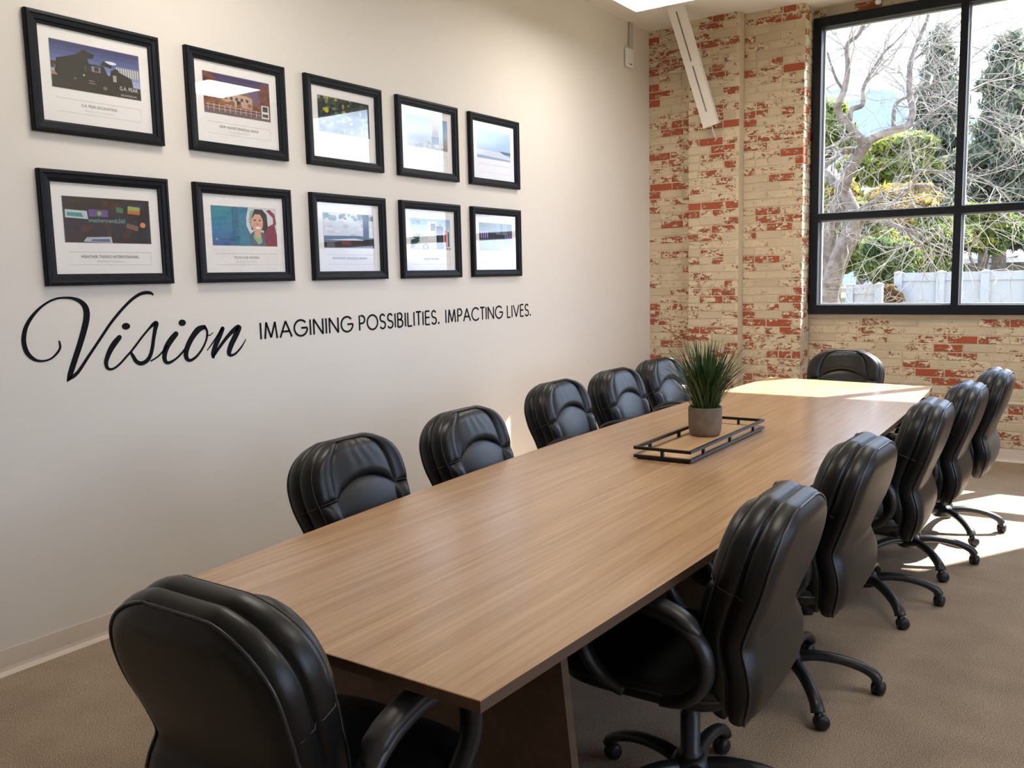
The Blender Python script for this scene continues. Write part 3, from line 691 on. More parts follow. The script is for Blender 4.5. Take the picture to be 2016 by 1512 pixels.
for word, y0, y1 in (('IMAGINING', 2.938, 3.594), ('POSSIBILITIES.', 3.64, 4.361), ('IMPACTING', 4.423, 5.064), ('LIVES.', 5.115, 5.422)):
    gap = .135; tot = sum(GLY[c][0] for c in word) + gap * (len(word) - 1); sy = (y1 - y0) / tot; cur = y0
    for c in word:
        wc, st_ = GLY[c]; bm = bmesh.new()
        for s_ in st_:
            # resample straight strokes with sharp joints as separate segments
            if len(s_) <= 6:
                for a, b in zip(s_, s_[1:]): ribbon(bm, [(cur + a[0] * sy, CAPZ + a[1] * CAPH), (cur + b[0] * sy, CAPZ + b[1] * CAPH)], [SW, SW], cap=False)
            else: ribbon(bm, [(cur + a[0] * sy, CAPZ + a[1] * CAPH) for a in s_], [SW] * len(s_), cap=False)
        if c == '.': disc(bm, (cur + .07 * sy, CAPZ + .004), .0075, .0075, .002)
        obj('full_stop' if c == '.' else 'letter_' + c.lower(), bm, vinyl, slog)
        cur += (wc + gap) * sy

# ================================================================== framed pictures
FW_, FH_ = .575, .46
fm = mat('black_frame_wood', (.005, .006, .009), .5, spec=.2, var=.3, vscale=30, stretch=(6, 1, 6), bump=.08, bscale=40)
mb = mat('white_mat_board', (.90, .875, .85), .7); pg_ = pane_mat('picture_glass', 1.72)
ink = mat('printed_ink', (.03, .025, .03), .7); ink2 = mat('pale_ink', (.55, .55, .55), .7); slot = mat('mat_cut', (.50, .47, .45), .7); inkw = mat('white_ink', (.85, .85, .85), .7); inkp = mat('violet_ink', (.10, .08, .28), .7)
def frame_mesh():
    bm = bmesh.new(); prof = [(0, .001), (0, .022), (.004, .028), (.014, .030), (.019, .026), (.022, .0255), (.034, .023), (.037, .018), (.047, .015), (.047, .001)]
    R_ = [[bm.verts.new((x, a, b)) for a, b in ((-FW_ / 2 + i, -FH_ / 2 + i), (FW_ / 2 - i, -FH_ / 2 + i), (FW_ / 2 - i, FH_ / 2 - i), (-FW_ / 2 + i, FH_ / 2 - i))] for i, x in prof]
    for A, B in zip(R_, R_[1:] + R_[:1]):
        for k in range(4): bm.faces.new((A[k], A[(k + 1) % 4], B[(k + 1) % 4], B[k]))
    return bm
def text_mesh(s, size, x, yc, zb, m, name, parent, width=None):
    cu = bpy.data.curves.new('t', 'FONT'); cu.body = s; cu.size = 1; cu.align_x = 'CENTER'; cu.resolution_u = 2
    to = bpy.data.objects.new('t', cu); COL.objects.link(to)
    bpy.context.view_layer.update(); me = bpy.data.meshes.new_from_object(to.evaluated_get(bpy.context.evaluated_depsgraph_get())); bpy.data.objects.remove(to); bpy.data.curves.remove(cu)
    xs = [v.co.x for v in me.vertices]; s1 = (width / (max(xs) - min(xs))) if width else size
    for v in me.vertices: v.co = Vector((x, yc + v.co.x * s1, zb + v.co.y * size))
    me.materials.clear(); me.materials.append(m); return obj(name, me, None, parent)
def lin(c): return tuple((v / 12.92 if v <= .04045 else ((v + .055) / 1.055) ** 2.4) for v in c)
def grad(stops, n=10):
    out = []
    for k in range(n):
        t = (k + .5) / n
        for (a, ca), (b, cb) in zip(stops, stops[1:]):
            if a <= t <= b: f = (t - a) / (b - a); c = tuple(ca[i] + (cb[i] - ca[i]) * f for i in range(3)); break
        out.append((c, [(0, k / n), (1, k / n), (1, (k + 1) / n), (0, (k + 1) / n)]))
    return out
def R4(c, x0, y0, x1, y1): return (c, [(x0, y0), (x1, y0), (x1, y1), (x0, y1)])
def EL(c, cx, cy, rx, ry, n=16): return (c, [(cx + rx * math.cos(2 * math.pi * k / n), cy + ry * math.sin(2 * math.pi * k / n)) for k in range(n)])
def blobs(seed, n, cols, x0, y0, x1, y1, r0, r1, asp=1.6):
    q = random.Random(seed); return [EL(q.choice(cols), q.uniform(x0, x1), q.uniform(y0, y1), q.uniform(r0, r1), q.uniform(r0, r1) * asp, 7) for _ in range(n)]
K = (.05, .045, .05)
P = {}
P[0] = grad([(0, (.80, .80, .82)), (.35, (.62, .68, .82)), (.6, (.38, .45, .68)), (1, (.17, .19, .40))]) + [EL((.9, .92, .95), .66, .72, .07, .035), R4((.10, .08, .08), 0, 0, 1, .26)] + blobs(1, 24, [(.35, .2, .12), (.5, .3, .18), (.25, .15, .1)], 0, .34, .16, .52, .02, .04) + [R4((.72, .5, .4), 0, .26, .12, .33), R4((.55, .55, .58), .72, .46, 1, .66)] + [R4((.85, .85, .85), .72 + .028 * k, .46, .732 + .028 * k, .66) for k in range(10)] + [
 (K, [(.04, .32), (.06, .62), (.30, .78), (.36, .72), (.38, .22), (.10, .20)]), (K, [(.28, .78), (.36, .90), (.48, .82), (.46, .74), (.40, .72), (.42, .58), (.36, .55)]), (K, [(.36, .20), (.38, .62), (.58, .62), (.62, .44), (.72, .40), (.74, .14), (.5, .12)]), (K, [(.54, .64), (.58, .74), (.68, .66), (.66, .60)]), (K, [(.62, .2), (.66, .56), (.74, .56), (.9, .45), (.92, .2)]), (K, [(.67, .56), (.72, .62), (.77, .56)]), R4((.5, .52, .58), .44, .46, .54, .58), R4((.12, .12, .14), .47, .48, .52, .57), EL((.02, .02, .02), .58, .14, .05, .085), EL((.45, .45, .45), .58, .14, .025, .04), EL((.02, .02, .02), .25, .25, .035, .06), EL((.4, .4, .4), .25, .25, .015, .028), EL((.75, .8, .2), .35, .35, .012, .022), R4((.7, .55, .45), .40, .24, .46, .26), R4((.7, .55, .45), .40, .19, .47, .21), R4((.65, .62, .62), .68, .32, .72, .46)]
P[1] = grad([(0, (.45, .38, .42)), (.3, (.50, .36, .36)), (.6, (.42, .33, .48)), (1, (.22, .19, .38))]) + blobs(2, 40, [(.42, .20, .14), (.5, .26, .16), (.3, .13, .10)], 0, .28, .16, .95, .03, .06) + blobs(3, 34, [(.40, .18, .13), (.48, .24, .16)], .86, .3, 1, .9, .03, .06) + [R4((.45, .27, .20), 0, .16, 1, .34), ((.78, .66, .58), [(.26, .24), (.26, .5), (.40, .62), (.64, .62), (.72, .5), (.72, .24)]), ((.5, .38, .36), [(.24, .5), (.36, .66), (.66, .66), (.74, .5), (.64, .56), (.38, .56)]), R4((.3, .2, .2), .48, .26, .54, .40)] + [R4((.35, .28, .3), .30 + .08 * k, .40, .34 + .08 * k, .48) for k in range(5)] + blobs(4, 20, [(.55, .34, .2), (.6, .4, .22)], .05, .2, .95, .34, .02, .04) + [R4((.85, .78, .74), .02, .20, .84, .215), R4((.85, .78, .74), .02, .13, .84, .14)] + [R4((.85, .78, .74), .05 + .08 * k, .06, .058 + .08 * k, .24) for k in range(10)] + [R4((.9, .88, .86), .86, .06, .98, .40), R4((.25, .25, .25), .88, .24, .96, .37), R4((.3, .3, .3), .875, .10, .965, .18)]
P[2] = [R4((.10, .13, .10), 0, 0, 1, 1)] + blobs(5, 60, [(.35, .45, .15), (.65, .62, .15), (.22, .30, .2), (.5, .5, .42), (.12, .2, .12)], 0, .3, 1, 1, .02, .05) + [EL((.75, .72, .2), .16, .62, .04, .08), R4((.35, .35, .34), 0, 0, 1, .22)] + blobs(6, 20, [(.5, .5, .5), (.2, .22, .2)], 0, .02, 1, .3, .03, .06)
P[3] = grad([(0, (.6, .58, .5)), (.5, (.72, .78, .86)), (1, (.55, .68, .88))]) + [R4((.62, .5, .36), .62, .2, .78, 1), R4((.3, .3, .32), .60, .18, .78, .42)] + blobs(7, 14, [(.75, .7, .6), (.5, .45, .4)], .2, 0, .9, .2, .03, .08)
P[4] = grad([(0, (.55, .62, .70)), (.4, (.66, .76, .88)), (1, (.60, .72, .88))]) + [R4((.25, .30, .36), .7, .22, 1, .32), ((.85, .86, .88), [(0, .1), (0, .3), (.7, .28), (1, .14), (1, .05)])]
P[5] = grad([(0, (.06, .05, .12)), (.4, (.10, .08, .20)), (.7, (.10, .08, .10)), (1, (.13, .08, .08))]) + blobs(8, 40, [(.16, .12, .28), (.2, .14, .1), (.05, .05, .08), (.3, .14, .08)], 0, .02, 1, .98, .02, .06) + [((.75, .82, .82), [(.02, .54), (.02, .72), (.26, .70), (.27, .52)]), ((.3, .6, .6), [(.04, .58), (.04, .66), (.20, .65), (.22, .56)]), R4((.42, .30, .55), .28, .58, .50, .74), EL((.45, .75, .35), .40, .66, .025, .05), ((.75, .42, .18), [(.73, .68), (.74, .86), (.89, .84), (.88, .66)]), ((.55, .70, .35), [(.74, .76), (.74, .85), (.88, .83), (.88, .75)]), ((.2, .5, .3), [(.60, .70), (.60, .82), (.68, .80), (.68, .69)]), ((.5, .38, .30), [(.70, .36), (.72, .46), (.86, .40), (.84, .28)]), EL((.85, .6, .4), .91, .43, .035, .06), ((.7, .75, .8), [(.20, .02), (.24, .12), (.52, .14), (.53, .0)]), ((.35, .4, .5), [(.28, .03), (.30, .08), (.50, .09), (.50, .02)])]
P[6] = grad([(0, (.22, .36, .62)), (.4, (.20, .50, .66)), (1, (.20, .55, .60))]) + [R4((.13, .42, .55), .30, 0, .44, 1), R4((.84, .86, .88), .52, 0, 1, 1), ((.20, .50, .62), [(.40, 0), (.40, 1), (.56, 1), (.50, .6), (.58, .3), (.62, 0)]), ((.52, .14, .26), [(.80, 0), (.76, .30), (.86, .52), (.97, .62), (1, .3), (1, 0)]), ((.55, .16, .28), [(.84, .94), (.90, .98), (.98, .86), (1, .6), (.95, .52), (.95, .76)]), ((.36, .40, .50), [(.58, .0), (.56, .30), (.66, .42), (.78, .36), (.82, .1), (.80, 0)]), ((.60, .74, .55), [(.62, .22), (.64, .38), (.74, .36), (.76, .1), (.70, .04)]), ((.16, .10, .12), [(.57, .62), (.58, .86), (.66, .97), (.78, .97), (.85, .84), (.86, .52), (.82, .34), (.78, .42), (.60, .42)]), ((.55, .72, .62), [(.56, .70), (.59, .90), (.66, .97), (.62, .74), (.60, .44)]), EL((.86, .66, .58), .69, .62, .095, .26, 20), ((.16, .10, .12), [(.60, .70), (.64, .90), (.76, .90), (.80, .66), (.74, .84), (.66, .84)]), EL((.2, .12, .12), .655, .68, .02, .018), EL((.2, .12, .12), .735, .68, .02, .018), EL((.95, .93, .9), .70, .48, .045, .035), EL((.70, .48, .42), .695, .58, .015, .03), ((.86, .66, .58), [(.66, .22), (.65, .40), (.74, .40), (.73, .22)]), EL((.5, .75, .78), .06, .16, .015, .03)]
P[7] = [R4((.84, .86, .86), 0, 0, 1, 1)] + blobs(9, 26, [(.35, .45, .42), (.45, .55, .5), (.3, .38, .36)], 0, .82, 1, 1, .03, .06) + blobs(10, 30, [(.9, .9, .9), (.75, .74, .72), (.82, .80, .78)], 0, .35, .95, .8, .04, .1, .6) + [((.25, .25, .28), [(0, .22), (0, .34), (.7, .36), (1, .30), (1, .2), (.6, .28)]), R4((.22, .12, .12), 0, 0, 1, .22), R4((.5, .2, .2), .34, .08, .52, .20), R4((.4, .4, .42), .05, .02, .2, .16), R4((.10, .11, .14), .78, 0, .90, 1), R4((.18, .2, .22), .90, .0, 1, .24)]
P[8] = grad([(0, (.6, .6, .6)), (.4, (.85, .88, .9)), (1, (.62, .76, .90))]) + [R4((.9, .9, .9), .42, .30, .66, .92), R4((.3, .35, .42), .50, .62, .62, .86), ((.88, .88, .88), [(.22, .04), (.24, .30), (.40, .36), (.66, .30), (.66, .04)]), EL((.15, .15, .16), .36, .08, .08, .12), EL((.6, .6, .6), .36, .08, .04, .06), ((.12, .22, .12), [(.0, .02), (.02, .30), (.18, .38), (.22, .28), (.08, .08)]), R4((.12, .11, .12), .64, .02, .82, .78), EL((.75, .58, .48), .745, .82, .025, .05), ((.16, .2, .36), [(.69, .40), (.70, .74), (.80, .74), (.81, .40)]), R4((.14, .14, .2), .70, .04, .80, .42), R4((.75, .2, .2), .84, .1, .9, .66), R4((.85, .85, .86), .90, .05, 1, .7), R4((.3, .3, .34), .93, .1, .97, .6)] + blobs(11, 14, [(.15, .28, .15), (.25, .35, .2)], .06, .34, .24, .48, .02, .04)
P[9] = [R4((.36, .42, .44), 0, .62, 1, 1), R4((.10, .09, .22), 0, .42, 1, .64), R4((.24, .30, .30), 0, 0, 1, .44), R4((.45, .50, .52), .5, .6, .85, .98), R4((.30, .34, .36), .64, .62, .70, .98)] + [R4((.72, .6, .9), .05 + .06 * k, .46, .075 + .06 * k, .70) for k in range(4)] + [R4((.72, .6, .9), .78 + .06 * k, .44, .80 + .06 * k, .62) for k in range(4)] + [R4((.55, .56, .5), .52, .18, .70, .42), R4((.30, .33, .30), .55, .21, .68, .39), R4((.8, .78, .75), .72, .05, .98, .09), EL((.8, .45, .3), .69, .08, .03, .05), R4((.6, .4, .2), .30, .22, .33, .3), R4((.6, .4, .2), .40, .24, .43, .3)]
def print_obj(polys, y0, y1, z0, z1, x, parent):
    verts, faces, cols = [], [], []
    for k, (c, pl) in enumerate(polys):
        b = len(verts); pl = [(min(1, max(0, a)), min(1, max(0, b_))) for a, b_ in pl]
        verts += [(x + k * 4e-6, y0 + a * (y1 - y0), z0 + b_ * (z1 - z0)) for a, b_ in pl]; faces.append(tuple(range(b, b + len(pl)))); cols.append((*lin(c), 1))
    me = bpy.data.meshes.new('photo_print'); me.from_pydata(verts, [], faces); ca = me.color_attributes.new('Col', 'FLOAT_COLOR', 'CORNER')
    for p_, c in zip(me.polygons, cols):
        for li in p_.loop_indices: ca.data[li].color = c
    me.materials.append(print_mat()); return obj('photo_print', me, None, parent)
caps = ['G.A. PEAK EXCAVATING', 'KEMP HARVEST FINANCIAL GROUP', None, None, None, 'WEATHER TRENDS INTERNTAIONAL', 'TRUTH FOR WOMEN', 'WESTMINSTER THEOLOGICAL SEMINARY', "GEORGE'S TOOL RENTAL", 'COMMUNITY FELLOWSHIP CHURCH']
capw = [.155, .228, 0, 0, 0, .262, .152, .275, .15, .20]
subs = ['Easton, Pennsylvania', 'Easton, Pennsylvania', None, None, None, 'Bethlehem, Pennsylvania', 'Bethlehem, Pennsylvania', None, None, None]
labs = ['black framed photo of dark dump trucks captioned G.A. Peak Excavating', 'black framed photo of a stone house among autumn trees', 'black framed photo of green and yellow machinery in the upper row', 'black framed pale photo with a tan upright post in the upper row', 'black framed pale blue photo, upper row beside the brick wall end', 'black framed photo of dark room with glowing screens captioned Weather Trends', 'black framed photo of a smiling woman on teal captioned Truth for Women', 'black framed photo of a snowy scene captioned Westminster Theological Seminary', 'black framed photo of a man beside a white truck, tool rental caption', 'black framed photo of a dim stage with violet lights, lower row']
FM = None
for i in range(10):
    r, c = divmod(i, 5); y0 = (1.881, 2.592, 3.303, 4.009, 4.709)[c]; z0 = (2.109, 1.506)[r]
    t = thing('picture_frame', labs[i], 'picture', (0, y0 + FW_ / 2, z0 + FH_ / 2), 0, 'framed photos in two rows on the grey wall')
    if FM is None: fo = obj('moulding', frame_mesh(), fm, t); FM = fo.data
    else: fo = obj('moulding', FM, None, t)
    bm = bmesh.new(); box(bm, .002, .006, -.245, .245, -.188, .188); obj('mat_board', bm, mb, t)
    oz = .182 if r == 0 else .175
    py0, py1, pz0, pz1 = .095 - FW_ / 2, .482 - FW_ / 2, oz - FH_ / 2, oz + .184 - FH_ / 2
    bm = bmesh.new(); box(bm, .006, .0063, py0 - .002, py1 + .002, pz0 - .002, pz1 + .002); obj('mat_opening', bm, slot, t)
    print_obj(P[i], py0, py1, pz0, pz1, .0066, t)
    cz = oz - .062 - FH_ / 2
    bm = bmesh.new(); sh = .030
    for q in ((py0 + .01, py1 - .005, cz - sh, cz - sh + .0012), (py0 + .01, py1 - .005, cz + sh * .75, cz + sh * .75 + .0016), (py1 - .006, py1 - .005, cz - sh, cz + sh * .75)): box(bm, .006, .0063, *q)
    obj('caption_cutout', bm, slot, t)
    if caps[i]: text_mesh(caps[i], .0165, .0066, 0, cz - .001, inkp if i == 7 else ink, 'caption', t, capw[i])
    if subs[i]: text_mesh(subs[i], .011, .0066, 0, cz - .018, ink2, 'caption', t, .125)
    if i == 0:
        text_mesh('G.A. PEAK', .022, .0075, py1 - .055, pz0 + .030, inkw, 'printed_name', t, .085); text_mesh('EXCAVATING, INC.', .012, .0075, py1 - .055, pz0 + .006, inkw, 'printed_name', t, .075)
    if i == 5: text_mesh('weathertrends360', .026, .0075, -.005, pz0 + .084, mat('teal_ink', (.25, .5, .5), .7), 'printed_name', t, .165)
    if i == 6: text_mesh('Truth For Women', .016, .0075, py0 + .085, pz0 + .022, ink, 'printed_name', t, .085)
    if i == 8: text_mesh('GTR', .034, .0075, py0 + .055, pz1 - .036, mat('grey_logo', (.12, .14, .16), .7), 'printed_name', t, .075)
    bm = bmesh.new(); box(bm, .0095, .0105, -.2445, .2445, -.187, .187); obj('glass', bm, pg_, t)

# ================================================================== outside
GZ = -.35
grass = mat('lawn', (.10, .13, .045), .9, var=.4, vscale=3)
bm = bmesh.new()
prof = [(7.96, GZ), (14.0, GZ), (17.5, .05), (22, .80), (30, .95), (70, .2)]
for (y0, z0), (y1, z1) in zip(prof, prof[1:]):
    v = [bm.verts.new(p) for p in ((-60, y0, z0), (60, y0, z0), (60, y1, z1), (-60, y1, z1))]; bm.faces.new(v)
v = [bm.verts.new(p) for p in ((7.45, -50, GZ), (60, -50, GZ), (60, 7.96, GZ), (7.45, 7.96, GZ))]; bm.faces.new(v)
bmesh.ops.remove_doubles(bm, verts=bm.verts[:], dist=1e-4)
tag(obj('ground_outside', bm, mat('lawn_and_leaf_litter', (.16, .115, .06), .95, vscale=2.2, col2=(.13, .16, .06))), kind='structure')
vin = mat('white_vinyl_fence', (.29, .305, .33), .45)
def fence(name, label, xa, xb, y, zt, n, pw=.12, side=None):
    t = thing(name, label, 'fence', ((xa + xb) / 2, y, GZ)); h = zt - GZ - .03; L = xb - xa; c = L / 2
    for k in range(n + 1):
        x = -c + L * k / n; bm = bmesh.new(); box(bm, x - pw / 2, x + pw / 2, -pw / 2, pw / 2, 0, h)
        top = [bm.verts.new((x + a * pw * .6, b * pw * .6, h)) for a, b in ((-1, -1), (1, -1), (1, 1), (-1, 1))]; ap = bm.verts.new((x, 0, h + .035)); bm.faces.new(top)
        for q in range(4): bm.faces.new((top[q], top[(q + 1) % 4], ap))
        obj('post', bm, vin, t)
    for k in range(n):
        a, b = -c + L * k / n + pw / 2, -c + L * (k + 1) / n - pw / 2
        for z0, z1 in ((.1, .24), (h - .13, h)):
            bm = bmesh.new(); box(bm, a, b, -.03, .03, z0, z1); obj('rail', bm, vin, t)
        m_ = max(1, int((b - a) / .28)); w_ = (b - a) / m_
        for q in range(m_):
            bm = bmesh.new(); box(bm, a + q * w_ + .004, a + (q + 1) * w_ - .004, -.012, .012, .24, h - .13); obj('board', bm, vin, t)
    return t
ya = 13.2; a_, b_ = at(1674, 560, 1, ya), at(1731, 556, 1, ya)
fence('vinyl_gate', 'short white vinyl fence section by the tree trunk outside', a_.x, b_.x, ya, at(1700, 556, 1, ya).z, 1, .10)
yb = 15.2; a_, b_ = at(1770, 531, 1, yb), at(2150, 520, 1, yb)
fence('vinyl_fence', 'long white vinyl privacy fence before the grey house', a_.x, b_.x + .5, yb, at(1850, 532, 1, yb).z, 5)
# grey house
hy_ = 27.0
hs = thing('house', 'grey sided house with shingle roof behind the long white fence', 'house', (at(1960, 520, 1, hy_).x + 4, hy_, .3))
sid = mat('grey_siding', (.24, .21, .185), .8, var=.12, vscale=4); shg = mat('roof_shingles', (.20, .19, .19), .9, var=.3, vscale=20); trm = mat('house_trim', (.8, .8, .8), .6)
hx0 = at(1900, 520, 1, hy_).x - hs.location.x; ez0 = at(1940, 506, 1, hy_).z - .3; rz1 = at(2016, 446, 1, hy_ + 3).z - .3
bm = bmesh.new(); box(bm, hx0, 8, 0, 7, -.6, ez0); obj('wall', bm, sid, hs)
for k in range(24):
    x = hx0 + k * .4; bm = bmesh.new(); box(bm, x, x + .385, -.012, 0, -.6, ez0 - .05); obj('siding_board', bm, sid, hs)
bm = bmesh.new(); P4 = [(hx0 - .4, -.5, ez0 - .1), (8.4, -.5, ez0 - .1), (8.4, 3.5, rz1), (hx0 - .4, 3.5, rz1), (hx0 - .4, 7.5, ez0 - .1), (8.4, 7.5, ez0 - .1)]; v = [bm.verts.new(p_) for p_ in P4]; bm.faces.new(v[:4]); bm.faces.new((v[3], v[2], v[5], v[4])); bm.faces.new((v[0], v[3], v[4])); bm.faces.new((v[1], v[5], v[2])); bm.faces.new((v[0], v[4], v[5], v[1])); obj('roof', bm, shg, hs)
bm = bmesh.new(); box(bm, hx0 - .4, 8.4, -.6, -.5, ez0 - .16, ez0 - .04); obj('gutter', bm, trm, hs)
for x in (hx0 + .55,):
    bm = bmesh.new(); box(bm, x, x + .35, -.06, -.01, -.2, ez0 - .2); wnd = obj('window', bm, trm, hs)
    bm = bmesh.new(); box(bm, x + .05, x + .30, -.07, -.06, -.1, ez0 - .26); obj('pane', bm, mat('house_glass', (.25, .3, .35), .1), wnd)
# bare tree traced from the photograph, standing between the window and the fence
bark = mat('grey_bark', (.13, .105, .09), .9, var=.35, vscale=14, bump=.6, bscale=30); twigm = mat('pale_twig', (.24, .215, .195), .8)
C6 = lambda x, y: (1560 + x / 2.362, y / 2.362)
TY = 11.6
rt = random.Random(3)
def branch(pts, w0, w1, dy0=0, dy1=0):
    n = len(pts); P_ = []
    for k, (x, y) in enumerate(pts):
        px, py = C6(x, y); f = k / max(1, n - 1); P_.append(at(px, py, 1, TY + dy0 + (dy1 - dy0) * f))
    P_ = [Vector(q) for q in catmull([tuple(q) for q in P_], 5)]; m_ = len(P_); depth = (P_[0] - CAM).dot(FW)
    R_ = [(w0 * BRW ** (w0 < 40) + (w1 * 1.3 - w0 * BRW ** (w0 < 40)) * k / (m_ - 1)) / 2.362 / FPX * depth / 2 for k in range(m_)]
    return P_, R_
BRW = 1.3
BR = [branch([(150, 1560), (165, 1400), (205, 1240), (262, 1110), (300, 1010)], 95, 62, 0, 0),
 branch([(190, 1500), (165, 1250), (175, 1080), (215, 960), (240, 890)], 80, 55, .5, .3),
 branch([(300, 1010), (262, 930), (235, 880), (200, 850), (160, 810), (120, 790)], 62, 30, 0, .3),
 branch([(235, 880), (262, 800), (300, 730), (345, 665)], 55, 42, 0, -.2),
 branch([(345, 665), (310, 640), (270, 590), (220, 530), (212, 490), (240, 420), (258, 320), (255, 210), (300, 170), (330, 120), (345, 40)], 34, 8, -.2, -.9),
 branch([(240, 420), (205, 370), (180, 300), (160, 235)], 13, 7, -.4, -.6),
 branch([(265, 560), (275, 510), (325, 488), (330, 420), (345, 375), (385, 310), (430, 240), (480, 195), (540, 130)], 22, 6, -.3, .4),
 branch([(345, 660), (400, 632), (470, 605), (535, 585), (560, 520), (545, 440), (545, 350), (552, 280), (590, 180), (615, 120), (635, 60), (650, -20)], 32, 10, -.2, .6),
 branch([(470, 600), (472, 520), (490, 475), (560, 440), (640, 400), (720, 350), (790, 300)], 16, 6, 0, 1.0),
 branch([(552, 285), (600, 250), (650, 215), (720, 185)], 10, 5, .5, .9), branch([(300, 700), (240, 700), (190, 740), (130, 790)], 26, 16, -.1, -.5),
 branch([(535, 585), (600, 560), (700, 470), (800, 430), (920, 380)], 16, 6, .1, 1.2), branch([(300, 640), (250, 650), (190, 680), (140, 700)], 14, 7, -.2, -.6),
 branch([(300, 1000), (350, 960), (410, 925), (418, 890)], 32, 12, 0, -.4), branch([(330, 975), (460, 960), (500, 905), (560, 870), (650, 870), (720, 910), (745, 940)], 20, 6, 0, -.7), branch([(565, 870), (580, 800), (640, 795), (690, 800)], 14, 6, -.4, -.6),
 branch([(300, 1020), (420, 1030), (520, 1065), (580, 1080), (640, 1130)], 22, 6, 0, -.8), branch([(520, 1065), (560, 1110), (600, 1140), (470, 1150)], 14, 6, -.4, -.7), branch([(700, 470), (800, 540), (900, 560), (1000, 640), (1080, 690)], 10, 4, .7, .2), branch([(640, 795), (760, 800), (880, 830), (980, 900), (1060, 1000)], 9, 4, -.5, -.9)]
tree = thing('bare_tree', 'large bare tree with twisting grey branches outside the window', 'tree', (BR[0][0][0].x, TY, GZ))
tl = tree.location
bm = bmesh.new()
P_, R_ = BR[0]; g0 = Vector((P_[0].x - .05, P_[0].y, GZ))
tube(bm, [g0 - tl] + [p - tl for p in P_], [R_[0] * 1.25] + R_, 12); P2, R2 = BR[1]; tube(bm, [Vector((P2[0].x, P2[0].y - .2, GZ)) - tl] + [p - tl for p in P2], [R2[0] * 1.2] + R2, 12)
obj('trunk', bm, bark, tree, True)
for P_, R_ in BR[2:]:
    bm = bmesh.new(); tube(bm, [p - tl for p in P_], R_, 8); obj('branch', bm, bark, tree, True)
bm = bmesh.new()
def twig(p, d, L, r, lvl):
    pts = [p]; n_ = 5
    for k in range(n_):
        d = (d + Vector((rt.uniform(-.45, .45), rt.uniform(-.45, .45), rt.uniform(-.42, .36)))).normalized(); pts.append(pts[-1] + d * (L / n_))
    tube(bm, [q - tl for q in pts], [r * (1 - .75 * k / n_) for k in range(n_ + 1)], 3, cap=False)
    if lvl > 0:
        for _ in range(3):
            k = rt.randint(1, n_); twig(pts[k], (d + Vector((rt.uniform(-1, 1), rt.uniform(-1, 1), rt.uniform(-.9, .8)))).normalized(), L * rt.uniform(.4, .75), r * .6, lvl - 1)
for bi, (P_, R_) in enumerate(BR):
    nn = (2 if bi < 4 else 8) + len(P_) // 7
    for _ in range(nn):
        k = rt.randint(len(P_) // 4, len(P_) - 1); t_ = (P_[min(k + 1, len(P_) - 1)] - P_[max(0, k - 1)]).normalized()
        twig(P_[k], (t_ * .6 + Vector((rt.uniform(-1, 1), rt.uniform(-.7, .7), rt.uniform(-1, .8)))).normalized(), rt.uniform(.5, 1.15), rt.uniform(.004, .009), 2)
for bi in (4, 6, 7, 8, 9, 11):
    P_, R_ = BR[bi]
    for _ in range(7):
        k = rt.randint(len(P_) // 3, len(P_) - 1); t_ = (P_[min(k + 1, len(P_) - 1)] - P_[max(0, k - 1)]).normalized()
        twig(P_[k], (t_ * .5 + Vector((rt.uniform(-1, 1), rt.uniform(-.5, .5), rt.uniform(-.2, 1)))).normalized(), rt.uniform(1.0, 1.9), rt.uniform(.008, .014), 2)
to = obj('twigs', bm, twigm, tree); to['kind'] = 'stuff'
# foliage
def leafmat(name, cols):
    m = bpy.data.materials.new(name); m.use_nodes = True; n = m.node_tree; b = n.nodes['Principled BSDF']; b.inputs['Roughness'].default_value = .7
    a = n.nodes.new('ShaderNodeAttribute'); a.attribute_name = 'Col'; lk(n, a.outputs['Color'], b.inputs['Base Color'])
    tl_ = n.nodes.new('ShaderNodeBsdfTranslucent'); lk(n, a.outputs['Color'], tl_.inputs['Color']); mx = n.nodes.new('ShaderNodeMixShader'); mx.inputs[0].default_value = .5
    o_ = n.nodes['Material Output']; lk(n, b.outputs[0], mx.inputs[1]); lk(n, tl_.outputs[0], mx.inputs[2]); lk(n, mx.outputs[0], o_.inputs['Surface']); return m
LM = leafmat('leaves', None)
def foliage(parent, clumps, n, size, cols, seed, droop=0.0, long=1.0):
    q = random.Random(seed); V, Fc, Cc = [], [], []; o0 = parent.location
    tot = sum(c[1].x * c[1].y * c[1].z for c in clumps) ** 1.0
    for c, r in clumps:
        k = max(20, int(n * r.x * r.y * r.z / tot)); base = q.choice(cols)
        for _ in range(k):
            while True:
                v = Vector((q.uniform(-1, 1), q.uniform(-1, 1), q.uniform(-1, 1)))
                if .35 < v.length < 1: break
            p = c + Vector((v.x * r.x, v.y * r.y, v.z * r.z)) - o0
            d = Vector((q.uniform(-1, 1), q.uniform(-1, 1), q.uniform(-1, 1) - droop)).normalized(); e = d.orthogonal().normalized(); e.rotate(Matrix.Rotation(q.uniform(0, 6.28), 3, d))
            s = size * q.uniform(.6, 1.3); b = len(V); V += [p - d * s * long, p + e * s * .5, p + d * s * long, p - e * s * .5]; Fc.append((b, b + 1, b + 2, b + 3))
            cc = base if q.random() < .6 else q.choice(cols); f = q.uniform(.75, 1.25) * .62; Cc.append(tuple(min(1, x * f) for x in cc))
    me = bpy.data.meshes.new('foliage'); me.from_pydata([tuple(v) for v in V], [], Fc); ca = me.color_attributes.new('Col', 'FLOAT_COLOR', 'CORNER')
    for p_, c in zip(me.polygons, Cc):
        for li in p_.loop_indices: ca.data[li].color = (*c, 1)
    me.materials.append(LM); o = obj('foliage', me, None, parent); o['kind'] = 'stuff'; return o
